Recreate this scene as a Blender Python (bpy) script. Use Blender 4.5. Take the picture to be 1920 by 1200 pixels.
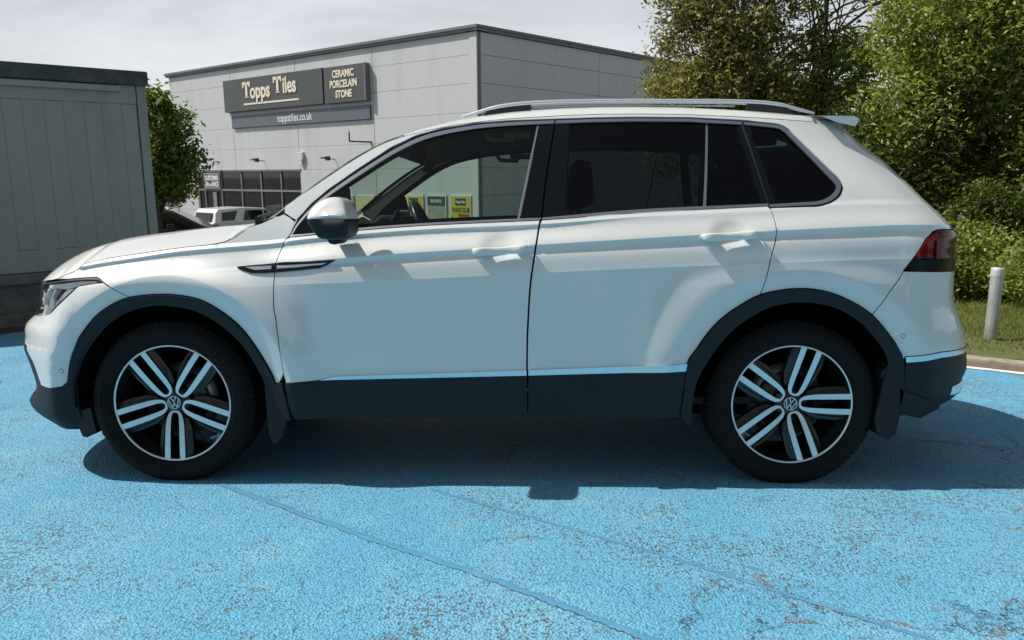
import bpy, bmesh, math, random
import numpy as np
from mathutils import Vector, Matrix, geometry
for o in list(bpy.data.objects): bpy.data.objects.remove(o)
SC=bpy.context.scene; COL=SC.collection
# ---------------------------------------------------------------- camera
cam=bpy.data.objects.new('camera',bpy.data.cameras.new('camera')); COL.objects.link(cam)
cam.data.sensor_width=36; cam.data.lens=36*1450/1920; cam.data.clip_start=.05; cam.data.clip_end=3000
def camera_matrix(loc,pitch,yaw,roll):
    cy,sy=math.cos(yaw),math.sin(yaw); f=Vector((sy,cy,0)); r=Vector((cy,-sy,0)); u=Vector((0,0,1))
    f2=f*math.cos(pitch)-u*math.sin(pitch); u2=u*math.cos(pitch)+f*math.sin(pitch)
    r3=r*math.cos(roll)+u2*math.sin(roll); u3=u2*math.cos(roll)-r*math.sin(roll)
    M=Matrix((r3,u3,-f2)).transposed().to_4x4(); M.translation=loc; return M
cam.matrix_world=camera_matrix(Vector((0.2235,-4.0554,1.3779)),0.18810,-0.02470,-0.00520)
SC.camera=cam
# ---------------------------------------------------------------- light
SLOPE=.0583                                            # the car park falls away from the camera
GM=Matrix.Rotation(-SLOPE,3,'X')                       # ground frame -> world
SUN_D=(GM@Vector((.78,.0,-1.0))).normalized()          # the way the light travels
sun=bpy.data.objects.new('sun',bpy.data.lights.new('sun','SUN')); COL.objects.link(sun)
sun.data.energy=5.0; sun.data.angle=math.radians(.53); sun.data.color=(1.0,.955,.88)
sun.rotation_euler=SUN_D.to_track_quat('-Z','Y').to_euler(); sun.location=(-8,0,12)
W=bpy.data.worlds.new('World'); SC.world=W; W.use_nodes=True
nt=W.node_tree; nt.nodes.clear()
sky=nt.nodes.new('ShaderNodeTexSky'); sky.sky_type='NISHITA'; sky.sun_disc=False
sky.sun_elevation=math.asin(-SUN_D.z); sky.sun_rotation=math.atan2(-SUN_D.x,-SUN_D.y)
sky.air_density=1.0; sky.dust_density=1.6; sky.ozone_density=1.2
# thin high cloud, thickest towards the horizon all round
L=nt.links.new
tc=nt.nodes.new('ShaderNodeTexCoord'); mp=nt.nodes.new('ShaderNodeMapping'); mp.inputs['Scale'].default_value=(1,1,3.2)
nz=nt.nodes.new('ShaderNodeTexNoise'); nz.inputs['Scale'].default_value=2.1; nz.inputs['Detail'].default_value=10; nz.inputs['Roughness'].default_value=.58; nz.inputs['Distortion'].default_value=.5
sx=nt.nodes.new('ShaderNodeSeparateXYZ'); hz=nt.nodes.new('ShaderNodeMapRange'); hz.interpolation_type='SMOOTHSTEP'
hz.inputs['From Min'].default_value=.02; hz.inputs['From Max'].default_value=.62; hz.inputs['To Min'].default_value=.46; hz.inputs['To Max'].default_value=-.16
ad=nt.nodes.new('ShaderNodeMath'); ad.operation='ADD'; mu=nt.nodes.new('ShaderNodeMapRange'); mu.inputs['From Min'].default_value=.50; mu.inputs['From Max'].default_value=1.06
mx=nt.nodes.new('ShaderNodeMixRGB'); mx.inputs['Color2'].default_value=(10.6,11.2,11.7,1)
bg=nt.nodes.new('ShaderNodeBackground'); bg.inputs['Strength'].default_value=.077
ow=nt.nodes.new('ShaderNodeOutputWorld')
L(tc.outputs['Generated'],mp.inputs['Vector']); L(mp.outputs[0],nz.inputs['Vector']); L(tc.outputs['Generated'],sx.inputs[0]); L(sx.outputs['Z'],hz.inputs[0])
L(nz.outputs['Fac'],ad.inputs[0]); L(hz.outputs[0],ad.inputs[1]); L(ad.outputs[0],mu.inputs[0]); L(mu.outputs[0],mx.inputs['Fac'])
hs=nt.nodes.new('ShaderNodeHueSaturation'); hs.inputs['Saturation'].default_value=.42; L(sky.outputs[0],hs.inputs['Color']); L(hs.outputs[0],mx.inputs['Color1']); L(mx.outputs[0],bg.inputs['Color']); L(bg.outputs[0],ow.inputs[0])
SC.view_settings.view_transform='Standard'; SC.view_settings.look='None'; SC.view_settings.exposure=0.0; SC.view_settings.gamma=1; SC.view_settings.use_curve_mapping=False
SC.render.engine='CYCLES'
random.seed(7); RNG=np.random.default_rng(11)
# ---------------------------------------------------------------- helpers
def link(name,me,parent=None,loc=None):
    o=bpy.data.objects.new(name,me); COL.objects.link(o)
    if parent is not None:
        o.parent=parent; o.matrix_parent_inverse=Matrix.Translation(parent.location).inverted() if parent.type=='EMPTY' else Matrix.Identity(4)
    return o
def tag(o,label=None,cat=None,group=None,kind=None):
    if label: o['label']=label
    if cat: o['category']=cat
    if group: o['group']=group
    if kind: o['kind']=kind
    return o
def thing(name,label,cat,loc=(0,0,0),group=None):
    o=bpy.data.objects.new(name,None); COL.objects.link(o); o.location=loc; o.empty_display_size=.2
    return tag(o,label,cat,group)
def mesh(name,verts,faces,mats,midx=None,smooth=False):
    me=bpy.data.meshes.new(name); me.from_pydata([tuple(v) for v in verts],[],[tuple(int(i) for i in f) for f in faces])
    for m in (mats if isinstance(mats,(list,tuple)) else [mats]): me.materials.append(m)
    if midx is not None: me.polygons.foreach_set('material_index',np.asarray(midx,'i4'))
    if smooth: me.polygons.foreach_set('use_smooth',np.ones(len(me.polygons),bool))
    me.update(); return me
class MB:
    """collects simple solids into one mesh"""
    def __init__(s): s.v=[];s.f=[];s.m=[];s.sm=[]
    def add(s,v,f,m=0,sm=False):
        b=len(s.v); s.v+= [Vector(p) for p in v]; s.f+=[[b+i for i in q] for q in f]; s.m+=[m]*len(f); s.sm+=[sm]*len(f); return s
    def box(s,x0,x1,y0,y1,z0,z1,m=0,T=None):
        v=[Vector((x,y,z)) for x in (x0,x1) for y in (y0,y1) for z in (z0,z1)]
        if T: v=[T(p) for p in v]
        return s.add(v,[(0,1,3,2),(4,6,7,5),(0,4,5,1),(2,3,7,6),(0,2,6,4),(1,5,7,3)],m)
    def prism(s,poly,d0,d1,T,m=0,caps=True,mside=None,bev=0):
        """poly of (a,b) pushed from depth d0 to d1; T(a,b,d)->point"""
        n=len(poly); v=[T(a,b,d0) for a,b in poly]+[T(a,b,d1) for a,b in poly]
        f=[(i,(i+1)%n,n+(i+1)%n,n+i) for i in range(n)]
        b=len(s.v); s.v+=[Vector(p) for p in v]
        s.f+=[[b+i for i in q] for q in f]; s.m+=[m if mside is None else mside]*n; s.sm+=[False]*n
        if caps:
            tris=geometry.tessellate_polygon([[Vector((a,b_,0)) for a,b_ in poly]])
            for t in tris:
                s.f.append([b+i for i in t]); s.m.append(m); s.sm.append(False)
                s.f.append([b+n+i for i in reversed(t)]); s.m.append(m); s.sm.append(False)
        return s
    def tube(s,pts,rad,n=8,m=0,sm=True,cap=True):
        pts=[Vector(p) for p in pts]; rad=rad if hasattr(rad,'__len__') else [rad]*len(pts)
        rings=[]; up=None; v=[]
        for i,p in enumerate(pts):
            t=(pts[min(i+1,len(pts)-1)]-pts[max(i-1,0)]).normalized()
            if up is None: up=Vector((0,0,1)) if abs(t.z)<.9 else Vector((1,0,0))
            a=t.cross(up); a=a.normalized() if a.length>1e-6 else Vector((1,0,0)); up=a.cross(t).normalized()
            for k in range(n):
                th=2*math.pi*k/n; v.append(p+(a*math.cos(th)+up*math.sin(th))*rad[i])
        f=[(i*n+k,i*n+(k+1)%n,(i+1)*n+(k+1)%n,(i+1)*n+k) for i in range(len(pts)-1) for k in range(n)]
        if cap: f+= [tuple(range(n-1,-1,-1)),tuple((len(pts)-1)*n+k for k in range(n))]
        return s.add(v,f,m,sm)
    def lathe(s,prof,n=48,T=None,m=0,sm=True,a0=0,a1=2*math.pi):
        """prof of (r, d) turned about the d axis; T(x,z,d)->point"""
        full=abs(a1-a0-2*math.pi)<1e-6; k=n if full else n+1; v=[]
        for r,d in prof:
            for i in range(k):
                th=a0+(a1-a0)*i/n; v.append(T(r*math.cos(th),r*math.sin(th),d))
        f=[(j*k+i,j*k+(i+1)%k,(j+1)*k+(i+1)%k,(j+1)*k+i) for j in range(len(prof)-1) for i in range(n)]
        return s.add(v,f,m,sm)
    def mesh(s,name,mats):
        me=bpy.data.meshes.new(name); me.from_pydata(s.v,[],s.f)
        for m in (mats if isinstance(mats,(list,tuple)) else [mats]): me.materials.append(m)
        me.polygons.foreach_set('material_index',np.asarray(s.m,'i4')); me.polygons.foreach_set('use_smooth',np.asarray(s.sm,bool))
        bm=bmesh.new(); bm.from_mesh(me); bmesh.ops.recalc_face_normals(bm,faces=bm.faces); bm.to_mesh(me); bm.free()
        me.update(); return me
    def build(s,name,mats,parent=None,bevel=0,seg=2):
        me=s.mesh(name,mats)
        if bevel:
            bm=bmesh.new(); bm.from_mesh(me); bmesh.ops.remove_doubles(bm,verts=bm.verts,dist=1e-5)
            es=[e for e in bm.edges if len(e.link_faces)==2 and e.calc_face_angle(0)>.5]
            bmesh.ops.bevel(bm,geom=es,offset=bevel,segments=seg,profile=.6,affect='EDGES',clamp_overlap=True)
            bm.to_mesh(me); bm.free(); me.update()
        return link(name,me,parent)
# ---------------------------------------------------------------- materials
def mat(name,col,rough=.5,metal=0,spec=.5,coat=0,coatr=.03,noise=0,nscale=30,bump=0,bscale=60,dirt=None,dscale=1.5,streak=1.0):
    m=bpy.data.materials.new(name); m.use_nodes=True; t=m.node_tree; b=t.nodes['Principled BSDF']
    b.inputs['Base Color'].default_value=(*col,1); b.inputs['Roughness'].default_value=rough; b.inputs['Metallic'].default_value=metal
    b.inputs['Specular IOR Level'].default_value=spec; b.inputs['Coat Weight'].default_value=coat; b.inputs['Coat Roughness'].default_value=coatr
    if noise or bump or dirt:
        g=t.nodes.new('ShaderNodeNewGeometry')
        src=None
        if noise:
            n=t.nodes.new('ShaderNodeTexNoise'); n.inputs['Scale'].default_value=nscale; n.inputs['Detail'].default_value=6; t.links.new(g.outputs['Position'],n.inputs['Vector'])
            r=t.nodes.new('ShaderNodeMixRGB'); r.inputs['Color1'].default_value=(*[c*(1-noise) for c in col],1); r.inputs['Color2'].default_value=(*[min(1,c*(1+noise)) for c in col],1)
            t.links.new(n.outputs['Fac'],r.inputs['Fac']); src=r.outputs[0]
        if dirt:
            n=t.nodes.new('ShaderNodeTexNoise'); n.inputs['Scale'].default_value=dscale; n.inputs['Detail'].default_value=9; n.inputs['Roughness'].default_value=.65; vm=t.nodes.new('ShaderNodeVectorMath'); vm.operation='MULTIPLY'; vm.inputs[1].default_value=(1,1,streak); t.links.new(g.outputs['Position'],vm.inputs[0]); t.links.new(vm.outputs[0],n.inputs['Vector'])
            rr=t.nodes.new('ShaderNodeValToRGB'); rr.color_ramp.elements[0].position=.5; rr.color_ramp.elements[1].position=.72; t.links.new(n.outputs['Fac'],rr.inputs[0])
            r=t.nodes.new('ShaderNodeMixRGB'); r.inputs['Color2'].default_value=(*dirt,1)
            if src: t.links.new(src,r.inputs['Color1'])
            else: r.inputs['Color1'].default_value=(*col,1)
            t.links.new(rr.outputs[0],r.inputs['Fac']); src=r.outputs[0]
        if src: t.links.new(src,b.inputs['Base Color'])
        if bump:
            n=t.nodes.new('ShaderNodeTexNoise'); n.inputs['Scale'].default_value=bscale; n.inputs['Detail'].default_value=4; t.links.new(g.outputs['Position'],n.inputs['Vector'])
            bp=t.nodes.new('ShaderNodeBump'); bp.inputs['Strength'].default_value=bump; bp.inputs['Distance'].default_value=.01
            t.links.new(n.outputs['Fac'],bp.inputs['Height']); t.links.new(bp.outputs[0],b.inputs['Normal'])
    return m
def glass(name,tint,ior=1.5,rough=0.0):
    m=bpy.data.materials.new(name); m.use_nodes=True; t=m.node_tree; t.nodes.clear()
    tr=t.nodes.new('ShaderNodeBsdfTransparent'); tr.inputs[0].default_value=(*tint,1)
    gl=t.nodes.new('ShaderNodeBsdfGlossy'); gl.inputs['Roughness'].default_value=rough
    fr=t.nodes.new('ShaderNodeFresnel'); fr.inputs['IOR'].default_value=ior
    geo=t.nodes.new('ShaderNodeNewGeometry'); vt=t.nodes.new('ShaderNodeVectorMath'); vt.operation='SCALE'
    mx=t.nodes.new('ShaderNodeMixShader'); o=t.nodes.new('ShaderNodeOutputMaterial')
    # the same reflection from either face of the thin pane
    sg=t.nodes.new('ShaderNodeMath'); sg.operation='MULTIPLY_ADD'; sg.inputs[1].default_value=-2; sg.inputs[2].default_value=1
    t.links.new(geo.outputs['Backfacing'],sg.inputs[0]); t.links.new(geo.outputs['Normal'],vt.inputs[0])
    t.links.new(fr.outputs[0],mx.inputs[0]); t.links.new(tr.outputs[0],mx.inputs[1]); t.links.new(gl.outputs[0],mx.inputs[2]); t.links.new(mx.outputs[0],o.inputs[0])
    t.nodes.remove(vt); t.nodes.remove(sg); t.nodes.remove(geo)
    return m
def leafmat(name,dark,light,rough=.5,trans=.35):
    m=bpy.data.materials.new(name); m.use_nodes=True; t=m.node_tree; b=t.nodes['Principled BSDF']
    g=t.nodes.new('ShaderNodeNewGeometry'); r=t.nodes.new('ShaderNodeValToRGB')
    r.color_ramp.elements[0].color=(*dark,1); r.color_ramp.elements[1].color=(*light,1)
    nz_=t.nodes.new('ShaderNodeTexNoise'); nz_.inputs['Scale'].default_value=2.4; nz_.inputs['Detail'].default_value=3; t.links.new(g.outputs['Position'],nz_.inputs['Vector'])
    ma=t.nodes.new('ShaderNodeMath'); ma.operation='MULTIPLY_ADD'; ma.inputs[1].default_value=1.7; ma.inputs[2].default_value=-.85; t.links.new(nz_.outputs['Fac'],ma.inputs[0])
    mb=t.nodes.new('ShaderNodeMath'); mb.operation='ADD'; t.links.new(g.outputs['Random Per Island'],mb.inputs[0]); t.links.new(ma.outputs[0],mb.inputs[1])
    t.links.new(mb.outputs[0],r.inputs[0]); t.links.new(r.outputs[0],b.inputs['Base Color'])
    b.inputs['Roughness'].default_value=rough; b.inputs['Specular IOR Level'].default_value=.35
    tl=t.nodes.new('ShaderNodeBsdfTranslucent'); mx=t.nodes.new('ShaderNodeMixShader'); mx.inputs[0].default_value=trans
    hs=t.nodes.new('ShaderNodeMixRGB'); hs.blend_type='MULTIPLY'; hs.inputs[0].default_value=1; hs.inputs[2].default_value=(1.25,1.35,.55,1)
    t.links.new(r.outputs[0],hs.inputs[1]); t.links.new(hs.outputs[0],tl.inputs[0])
    o=t.nodes['Material Output']; t.links.new(b.outputs[0],mx.inputs[1]); t.links.new(tl.outputs[0],mx.inputs[2]); t.links.new(mx.outputs[0],o.inputs[0])
    return m
def text_mesh(body,size,bold=0.0,extrude=.004,sx=1.0,spacing=1.0):
    c=bpy.data.curves.new('lettering','FONT'); c.body=body; c.size=size; c.align_x='CENTER'; c.align_y='CENTER'; c.extrude=extrude; c.offset=bold; c.space_character=spacing; c.resolution_u=4
    o=bpy.data.objects.new('lettering',c); COL.objects.link(o)
    dg=bpy.context.evaluated_depsgraph_get(); me=bpy.data.meshes.new_from_object(o.evaluated_get(dg)); bpy.data.objects.remove(o)
    for v in me.vertices: v.co.x*=sx
    return me
def lettering(body,size,m,T,parent,bold=0,extrude=.004,sx=1.0,at=(0,0),d=0,spacing=1.0,slant=0):
    """raised letters laid on a sheet; T(a,b,d)->point"""
    me=text_mesh(body,size,bold,extrude,sx,spacing)
    for v in me.vertices:
        a,b,c=v.co; v.co=T(at[0]+a+slant*b,at[1]+b,d+c+extrude)
    me.materials.clear(); me.materials.append(m); me.update()
    return link('lettering',me,parent)

# ================================================================ the setting
M_asph=mat('asphalt',(.055,.055,.056),.9,noise=.35,nscale=80,bump=.6,bscale=140)
M_soil=mat('soil',(.16,.125,.085),.95,noise=.4,nscale=25,bump=.8,bscale=60)
M_kerb=mat('kerb_stone',(.36,.32,.26),.9,noise=.3,nscale=40,bump=.5,bscale=90,dirt=(.16,.13,.09),dscale=6)
M_white=mat('road_paint_white',(.78,.78,.76),.7,noise=.12,nscale=60,dirt=(.35,.36,.36),dscale=14,bump=.3,bscale=160)
LO=Vector((3.564,1.771,0)); LD=Vector((.75,-.66,0)).normalized(); LN=Vector((.66,.75,0)).normalized()   # bay end line and its back direction
def ground_z(x,y): return -math.tan(SLOPE)*min(max(y,-16),44)
def GP(x,y,z=0): return GM@Vector((x,y,z))                 # point given on the sloping ground
def bay_paint():
    m=bpy.data.materials.new('blue_bay_paint'); m.use_nodes=True; t=m.node_tree; b=t.nodes['Principled BSDF']; N=t.nodes.new; K=t.links.new
    g=N('ShaderNodeNewGeometry'); P=g.outputs['Position']
    def noise(s,d=5,r=.55,dist=0,vec=P):
        n=N('ShaderNodeTexNoise'); n.inputs['Scale'].default_value=s; n.inputs['Detail'].default_value=d; n.inputs['Roughness'].default_value=r; n.inputs['Distortion'].default_value=dist; K(vec,n.inputs['Vector']); return n.outputs['Fac']
    def ramp(src,a,b_,inv=False):
        r=N('ShaderNodeMapRange'); r.inputs['From Min'].default_value=a; r.inputs['From Max'].default_value=b_; r.inputs['To Min'].default_value=1 if inv else 0; r.inputs['To Max'].default_value=0 if inv else 1; r.interpolation_type='SMOOTHSTEP'; K(src,r.inputs[0]); return r.outputs[0]
    def mul(a,c):
        n=N('ShaderNodeMath'); n.operation='MULTIPLY'; K(a,n.inputs[0])
        if isinstance(c,(int,float)): n.inputs[1].default_value=c
        else: K(c,n.inputs[1])
        return n.outputs[0]
    def mix(f,c1,c2):
        n=N('ShaderNodeMixRGB'); K(f,n.inputs[0])
        for i,c in ((1,c1),(2,c2)):
            if isinstance(c,tuple): n.inputs[i].default_value=(*c,1)
            else: K(c,n.inputs[i])
        return n.outputs[0]
    big=noise(.9,4,.6); mid=noise(5,5,.6); fine=noise(55,3,.6); grit=noise(150,2,.5)
    vo=N('ShaderNodeTexVoronoi'); vo.inputs['Scale'].default_value=105; K(P,vo.inputs['Vector'])
    stone=vo.outputs['Distance']
    base=mix(ramp(big,.35,.65),(.112,.375,.575),(.145,.415,.595))
    base=mix(ramp(mid,.45,.75),base,(.17,.44,.60))
    base=mix(mul(ramp(fine,.50,.75),.45),base,(.26,.50,.63))
    base=mix(mul(ramp(noise(1.1,6,.65,.4),.48,.72),.55),base,(.21,.45,.60))
    tone=ramp(noise(140,4,.7),.30,.70)
    bm_=N('ShaderNodeMixRGB'); bm_.blend_type='MULTIPLY'; bm_.inputs[0].default_value=1.0; K(base,bm_.inputs[1]); tr_=N('ShaderNodeMapRange'); K(tone,tr_.inputs[0]); tr_.inputs['To Min'].default_value=.72; tr_.inputs['To Max'].default_value=1.26; K(tr_.outputs[0],bm_.inputs[2]); base=bm_.outputs[0]
    # worn hollows between the stones, thicker in patches
    worn=ramp(noise(1.7,7,.7),.46,.64)
    pit=mul(ramp(stone,.38,.62),ramp(noise(55,3,.6),.48,.58))
    pit2=mul(pit,worn)
    base=mix(mul(pit,.6),base,(.03,.13,.20))
    base=mix(mul(pit2,.9),base,(.12,.115,.095))
    rust=mul(ramp(noise(2.6,7,.75),.60,.70),ramp(fine,.45,.58))
    base=mix(mul(rust,.75),base,(.26,.21,.16))
    # cracks
    dv=N('ShaderNodeVectorMath'); dv.operation='ADD'; nn=N('ShaderNodeTexNoise'); nn.inputs['Scale'].default_value=2.2; nn.inputs['Detail'].default_value=7; nn.inputs['Roughness'].default_value=.7; K(P,nn.inputs['Vector'])
    sc=N('ShaderNodeVectorMath'); sc.operation='SCALE'; sc.inputs['Scale'].default_value=.55; K(nn.outputs['Color'],sc.inputs[0]); K(P,dv.inputs[0]); K(sc.outputs[0],dv.inputs[1])
    cv=N('ShaderNodeTexVoronoi'); cv.feature='DISTANCE_TO_EDGE'; cv.inputs['Scale'].default_value=1.05; K(dv.outputs[0],cv.inputs['Vector'])
    crack=mul(ramp(cv.outputs['Distance'],.0015,.006,True),ramp(noise(1.3,3,.5),.54,.64))
    base=mix(mul(crack,.85),base,(.03,.05,.06))
    crk2=mul(mul(ramp(cv.outputs['Distance'],.004,.03,True),ramp(noise(1.3,3,.5),.50,.62)),mul(ramp(noise(9,4,.6),.5,.62),.5))
    base=mix(crk2,base,(.26,.19,.15))
    K(base,b.inputs['Base Color']); b.inputs['Roughness'].default_value=.62; b.inputs['Specular IOR Level'].default_value=.35
    h=N('ShaderNodeMath'); h.operation='MULTIPLY_ADD'; K(stone,h.inputs[0]); h.inputs[1].default_value=-.85; K(grit,h.inputs[2])
    h2=N('ShaderNodeMath'); h2.operation='MULTIPLY_ADD'; K(pit2,h2.inputs[0]); h2.inputs[1].default_value=-.7; K(h.outputs[0],h2.inputs[2])
    h3=N('ShaderNodeMath'); h3.operation='MULTIPLY_ADD'; K(crack,h3.inputs[0]); h3.inputs[1].default_value=-1.2; K(h2.outputs[0],h3.inputs[2])
    bp=N('ShaderNodeBump'); bp.inputs['Strength'].default_value=.65; bp.inputs['Distance'].default_value=.009; K(h3.outputs[0],bp.inputs['Height']); K(bp.outputs[0],b.inputs['Normal'])
    return m
M_blue=bay_paint()
# one sheet of ground to the horizon
gx=[-900,-300,-120,-60,-40,-30]+list(np.arange(-24,24.1,1.0))+[30,40,60,120,300,900]; gy=[-900,-300,-120,-60,-30,-20]+list(np.arange(-14,40.1,1.0))+[50,60,120,300,900]
v=[(x,y,ground_z(x,y)-.014) for y in gy for x in gx]; nx=len(gx)
f=[(j*nx+i,j*nx+i+1,(j+1)*nx+i+1,(j+1)*nx+i) for j in range(len(gy)-1) for i in range(nx-1)]
tag(link('ground',mesh('ground',v,f,M_asph,smooth=True)),'dark asphalt ground of the retail park',kind='structure')
def sheet(name,pts,z,m,label):
    o=link(name,mesh(name,[GP(x,y,z) for x,y in pts],[tuple(range(len(pts)))],m)); return tag(o,label,kind='structure')
def onl(a,d): p=LO+LD*a+LN*d; return (p.x,p.y)
sheet('parking_bay',[onl(-9.5,.02),(-9.5,-9),(9.5,-9),onl(6.5,.02)],-.004,M_blue,'worn blue painted parking surface under the white car')
sheet('white_line',[onl(-9.5,-.03),onl(6.5,-.03),onl(6.5,.06),onl(-9.5,.06)],.001,M_white,'white painted line along the end of the blue bays')
# flat kerb stones, grass verge
k=MB()
for i in range(18):
    a0=-9.5+i*.915; a1=a0+.905
    b=MB(); b.box(a0,a1,.32,.47,-.2,.030+random.uniform(-.006,.006),T=lambda p:GP(*onl(p.x,p.y),p.z))
    if i==0: kb=thing('kerb','row of weathered buff kerb stones behind the white line','kerb',tuple(GP(*onl(0,.4))))
    b.build('kerb_stone',M_kerb,kb,bevel=.008)
sheet('gutter',[onl(-9.5,.06),onl(6.5,.06),onl(6.5,.32),onl(-9.5,.32)],.001,M_soil,'brown dirt in the gutter between line and kerb')
def verge_z(a,d): return .02+.03*min(1,max(0,(d-.47)/1.2))+.015*math.sin(a*3.1)*math.sin(d*4)
va=list(np.arange(-4.6,9.01,.2)); vd=list(np.arange(.46,10.4,.2))
v=[GP(*onl(a,d),verge_z(a,d)) for d in vd for a in va]; n=len(va)
f=[(j*n+i,j*n+i+1,(j+1)*n+i+1,(j+1)*n+i) for j in range(len(vd)-1) for i in range(n-1)]
M_verge=mat('verge',(.10,.115,.035),.95,noise=.35,nscale=14,bump=.8,bscale=50,dirt=(.19,.15,.09),dscale=1.6)
tag(link('grass_verge',mesh('grass_verge',v,f,M_verge,smooth=True)),'grass verge between the kerb and the hedge',kind='structure')
# grass blades (nobody could count them)
def grass():
    n=70000; a=RNG.uniform(-1.6,3.4,n); d=.50+RNG.random(n)**.8*4.8
    keep=(d>1.15)|(RNG.random(n)<np.clip((d-.5)/.8,0.05,1)*.8); a=a[keep]; d=d[keep]; n=len(a)
    x=LO.x+LD.x*a+LN.x*d; y=LO.y+LD.y*a+LN.y*d; z=.015+.03*np.clip((d-.47)/1.2,0,1)
    h=RNG.uniform(.02,.055,n)*(1+RNG.random(n)**6*1.6)*np.clip(.4+d*.5,.5,1); w=RNG.uniform(.0025,.005,n); th=RNG.uniform(0,2*np.pi,n); lx=RNG.normal(0,.5,n)*h; ly=RNG.normal(0,.5,n)*h
    V=np.empty((n,3,3)); V[:,0]=np.stack([x-w*np.cos(th),y-w*np.sin(th),z],1); V[:,1]=np.stack([x+w*np.cos(th),y+w*np.sin(th),z],1); V[:,2]=np.stack([x+lx,y+ly,z+h],1)
    V=V.reshape(-1,3)@np.array(GM).T
    return tri_mesh('grass_blades',V,3,[leafmat('grass_blade',(.075,.11,.02),(.26,.27,.07),.6,.3)])
def tri_mesh(name,V,k,mats,midx=None):
    """many loose polygons of k corners from an array of points"""
    me=bpy.data.meshes.new(name); n=len(V)//k
    me.vertices.add(len(V)); me.vertices.foreach_set('co',np.ascontiguousarray(V,'f4').ravel())
    me.loops.add(len(V)); me.loops.foreach_set('vertex_index',np.arange(len(V),dtype='i4'))
    me.polygons.add(n); me.polygons.foreach_set('loop_start',np.arange(0,len(V),k,dtype='i4'))
    for m in mats: me.materials.append(m)
    if midx is not None: me.polygons.foreach_set('material_index',np.asarray(midx,'i4'))
    me.update(calc_edges=True); me.validate(); return me
tag(link('grass',grass()),'short mown grass blades on the verge',kind='stuff')
# seams where the paint sheets overlap: thin darker strips that follow the photograph's two joints
M_crack=mat('open_crack',(.035,.04,.045),.9,noise=.5,nscale=40,dirt=(.16,.07,.06),dscale=11)
M_seam=mat('paint_overlap',(.085,.285,.46),.5,noise=.15,nscale=50,dirt=(.12,.35,.52),dscale=9,bump=.25,bscale=120)
def seam(name,pts,w,label):
    P=[]; 
    for (x0,y0),(x1,y1) in zip(pts[:-1],pts[1:]):
        for i in range(48): P.append((x0+(x1-x0)*i/48,y0+(y1-y0)*i/48))
    P.append(pts[-1]); v=[]; f=[]
    for i,(x,y) in enumerate(P):
        x1,y1=P[min(i+1,len(P)-1)]; x0,y0=P[max(i-1,0)]; d=Vector((x1-x0,y1-y0,0)).normalized(); nn=Vector((-d.y,d.x,0))
        j=.0025*math.sin(i*.37)+.0022*math.sin(i*1.13+2)+.0012*random.uniform(-1,1); c=Vector((x,y,0))
        for q,z in ((-.5+random.uniform(-.06,.06),-.0005),(-.38+random.uniform(-.05,.05),-.0002),(.25,.0022),(.5+random.uniform(-.14,.14),-.001)): v.append(c+nn*(w*q+j)+Vector((0,0,z-.003)))
    for i in range(len(P)-1):
        for q in range(3): f.append((i*4+q,i*4+q+1,i*4+4+q+1,i*4+4+q))
    return tag(link(name,mesh(name,[GM@p for p in v],f,[M_seam,M_crack],midx=[1 if i%3==0 else 0 for i in range(len(f))],smooth=True)),label,kind='structure')
seam('paint_seam',[(-1.15,-.89),(-.346,-1.481),(.057,-1.75),(.384,-2.002),(.562,-2.144),(1.2,-2.65)],.034,'raised dark blue paint joint running from the front wheel to the bottom edge')
seam('paint_seam',[(-.2,-.96),(.147,-1.208),(.685,-1.602),(1.157,-1.991),(1.7,-2.44)],.018,'fainter dark blue paint joint to the right of the first')

# belt of trees far behind the camera, mirrored dimly in the glass and dark trim
def far_wood():
    na,nh=150,16; v=[]; f=[]; rr=random.Random(5)
    tops=[5.5+1.8*math.sin(i*.31)+1.2*math.sin(i*.83+1)+rr.uniform(-.7,.7) for i in range(na)]
    for i in range(na):
        a=math.radians(188+164*i/(na-1))
        for j in range(nh):
            q=j/(nh-1); r=26+1.6*math.sin(i*1.3+j*.9)+1.2*math.sin(i*.57-j*1.7)+rr.uniform(-.5,.5)+3.2*q*q
            v.append((r*math.cos(a),-4+r*math.sin(a)*1.0,-.3+tops[i]*q+rr.uniform(-.25,.25)*(j>0)))
    for i in range(na-1):
        for j in range(nh-1): f.append((i*nh+j,(i+1)*nh+j,(i+1)*nh+j+1,i*nh+j+1))
    return mesh('wood',v,f,mat('wood_mass',(.045,.06,.02),.9,noise=.7,nscale=1.6))
tag(link('wood',far_wood()),'belt of dark trees across the car park',kind='stuff')

# ================================================================ container on the left
M_cont=mat('container_paint',(.295,.28,.24),.6,noise=.06,nscale=4,dirt=(.235,.225,.19),dscale=2.2,streak=.25,bump=.08,bscale=30)
M_contd=mat('container_edge',(.05,.052,.048),.7,noise=.4,nscale=9,dirt=(.11,.105,.09),dscale=5,bump=.4,bscale=40)
M_plin=mat('container_plinth',(.14,.138,.125),.85,noise=.35,nscale=7,dirt=(.07,.068,.06),dscale=5)
CO=Vector((-5.299,4.229,0)); CD=Vector((.739,.674,0)).normalized(); CN=Vector((.674,-.739,0)).normalized()
def ct(s,d,z): p=CO+CD*s+CN*d; return Vector((p.x,p.y,z))
def ctv(p): return ct(p.x,p.y,p.z)
cont=thing('steel_cabin','grey steel cabin with recessed wall panels and a mossy roof edge','cabin',tuple(ct(-1.5,-1,-.3)))
b=MB(); b.box(-5.0,1.40,-2.4,-.045,.32,2.45,T=ctv)                   # core
b.build('cabin_core',M_cont,cont)
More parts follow.
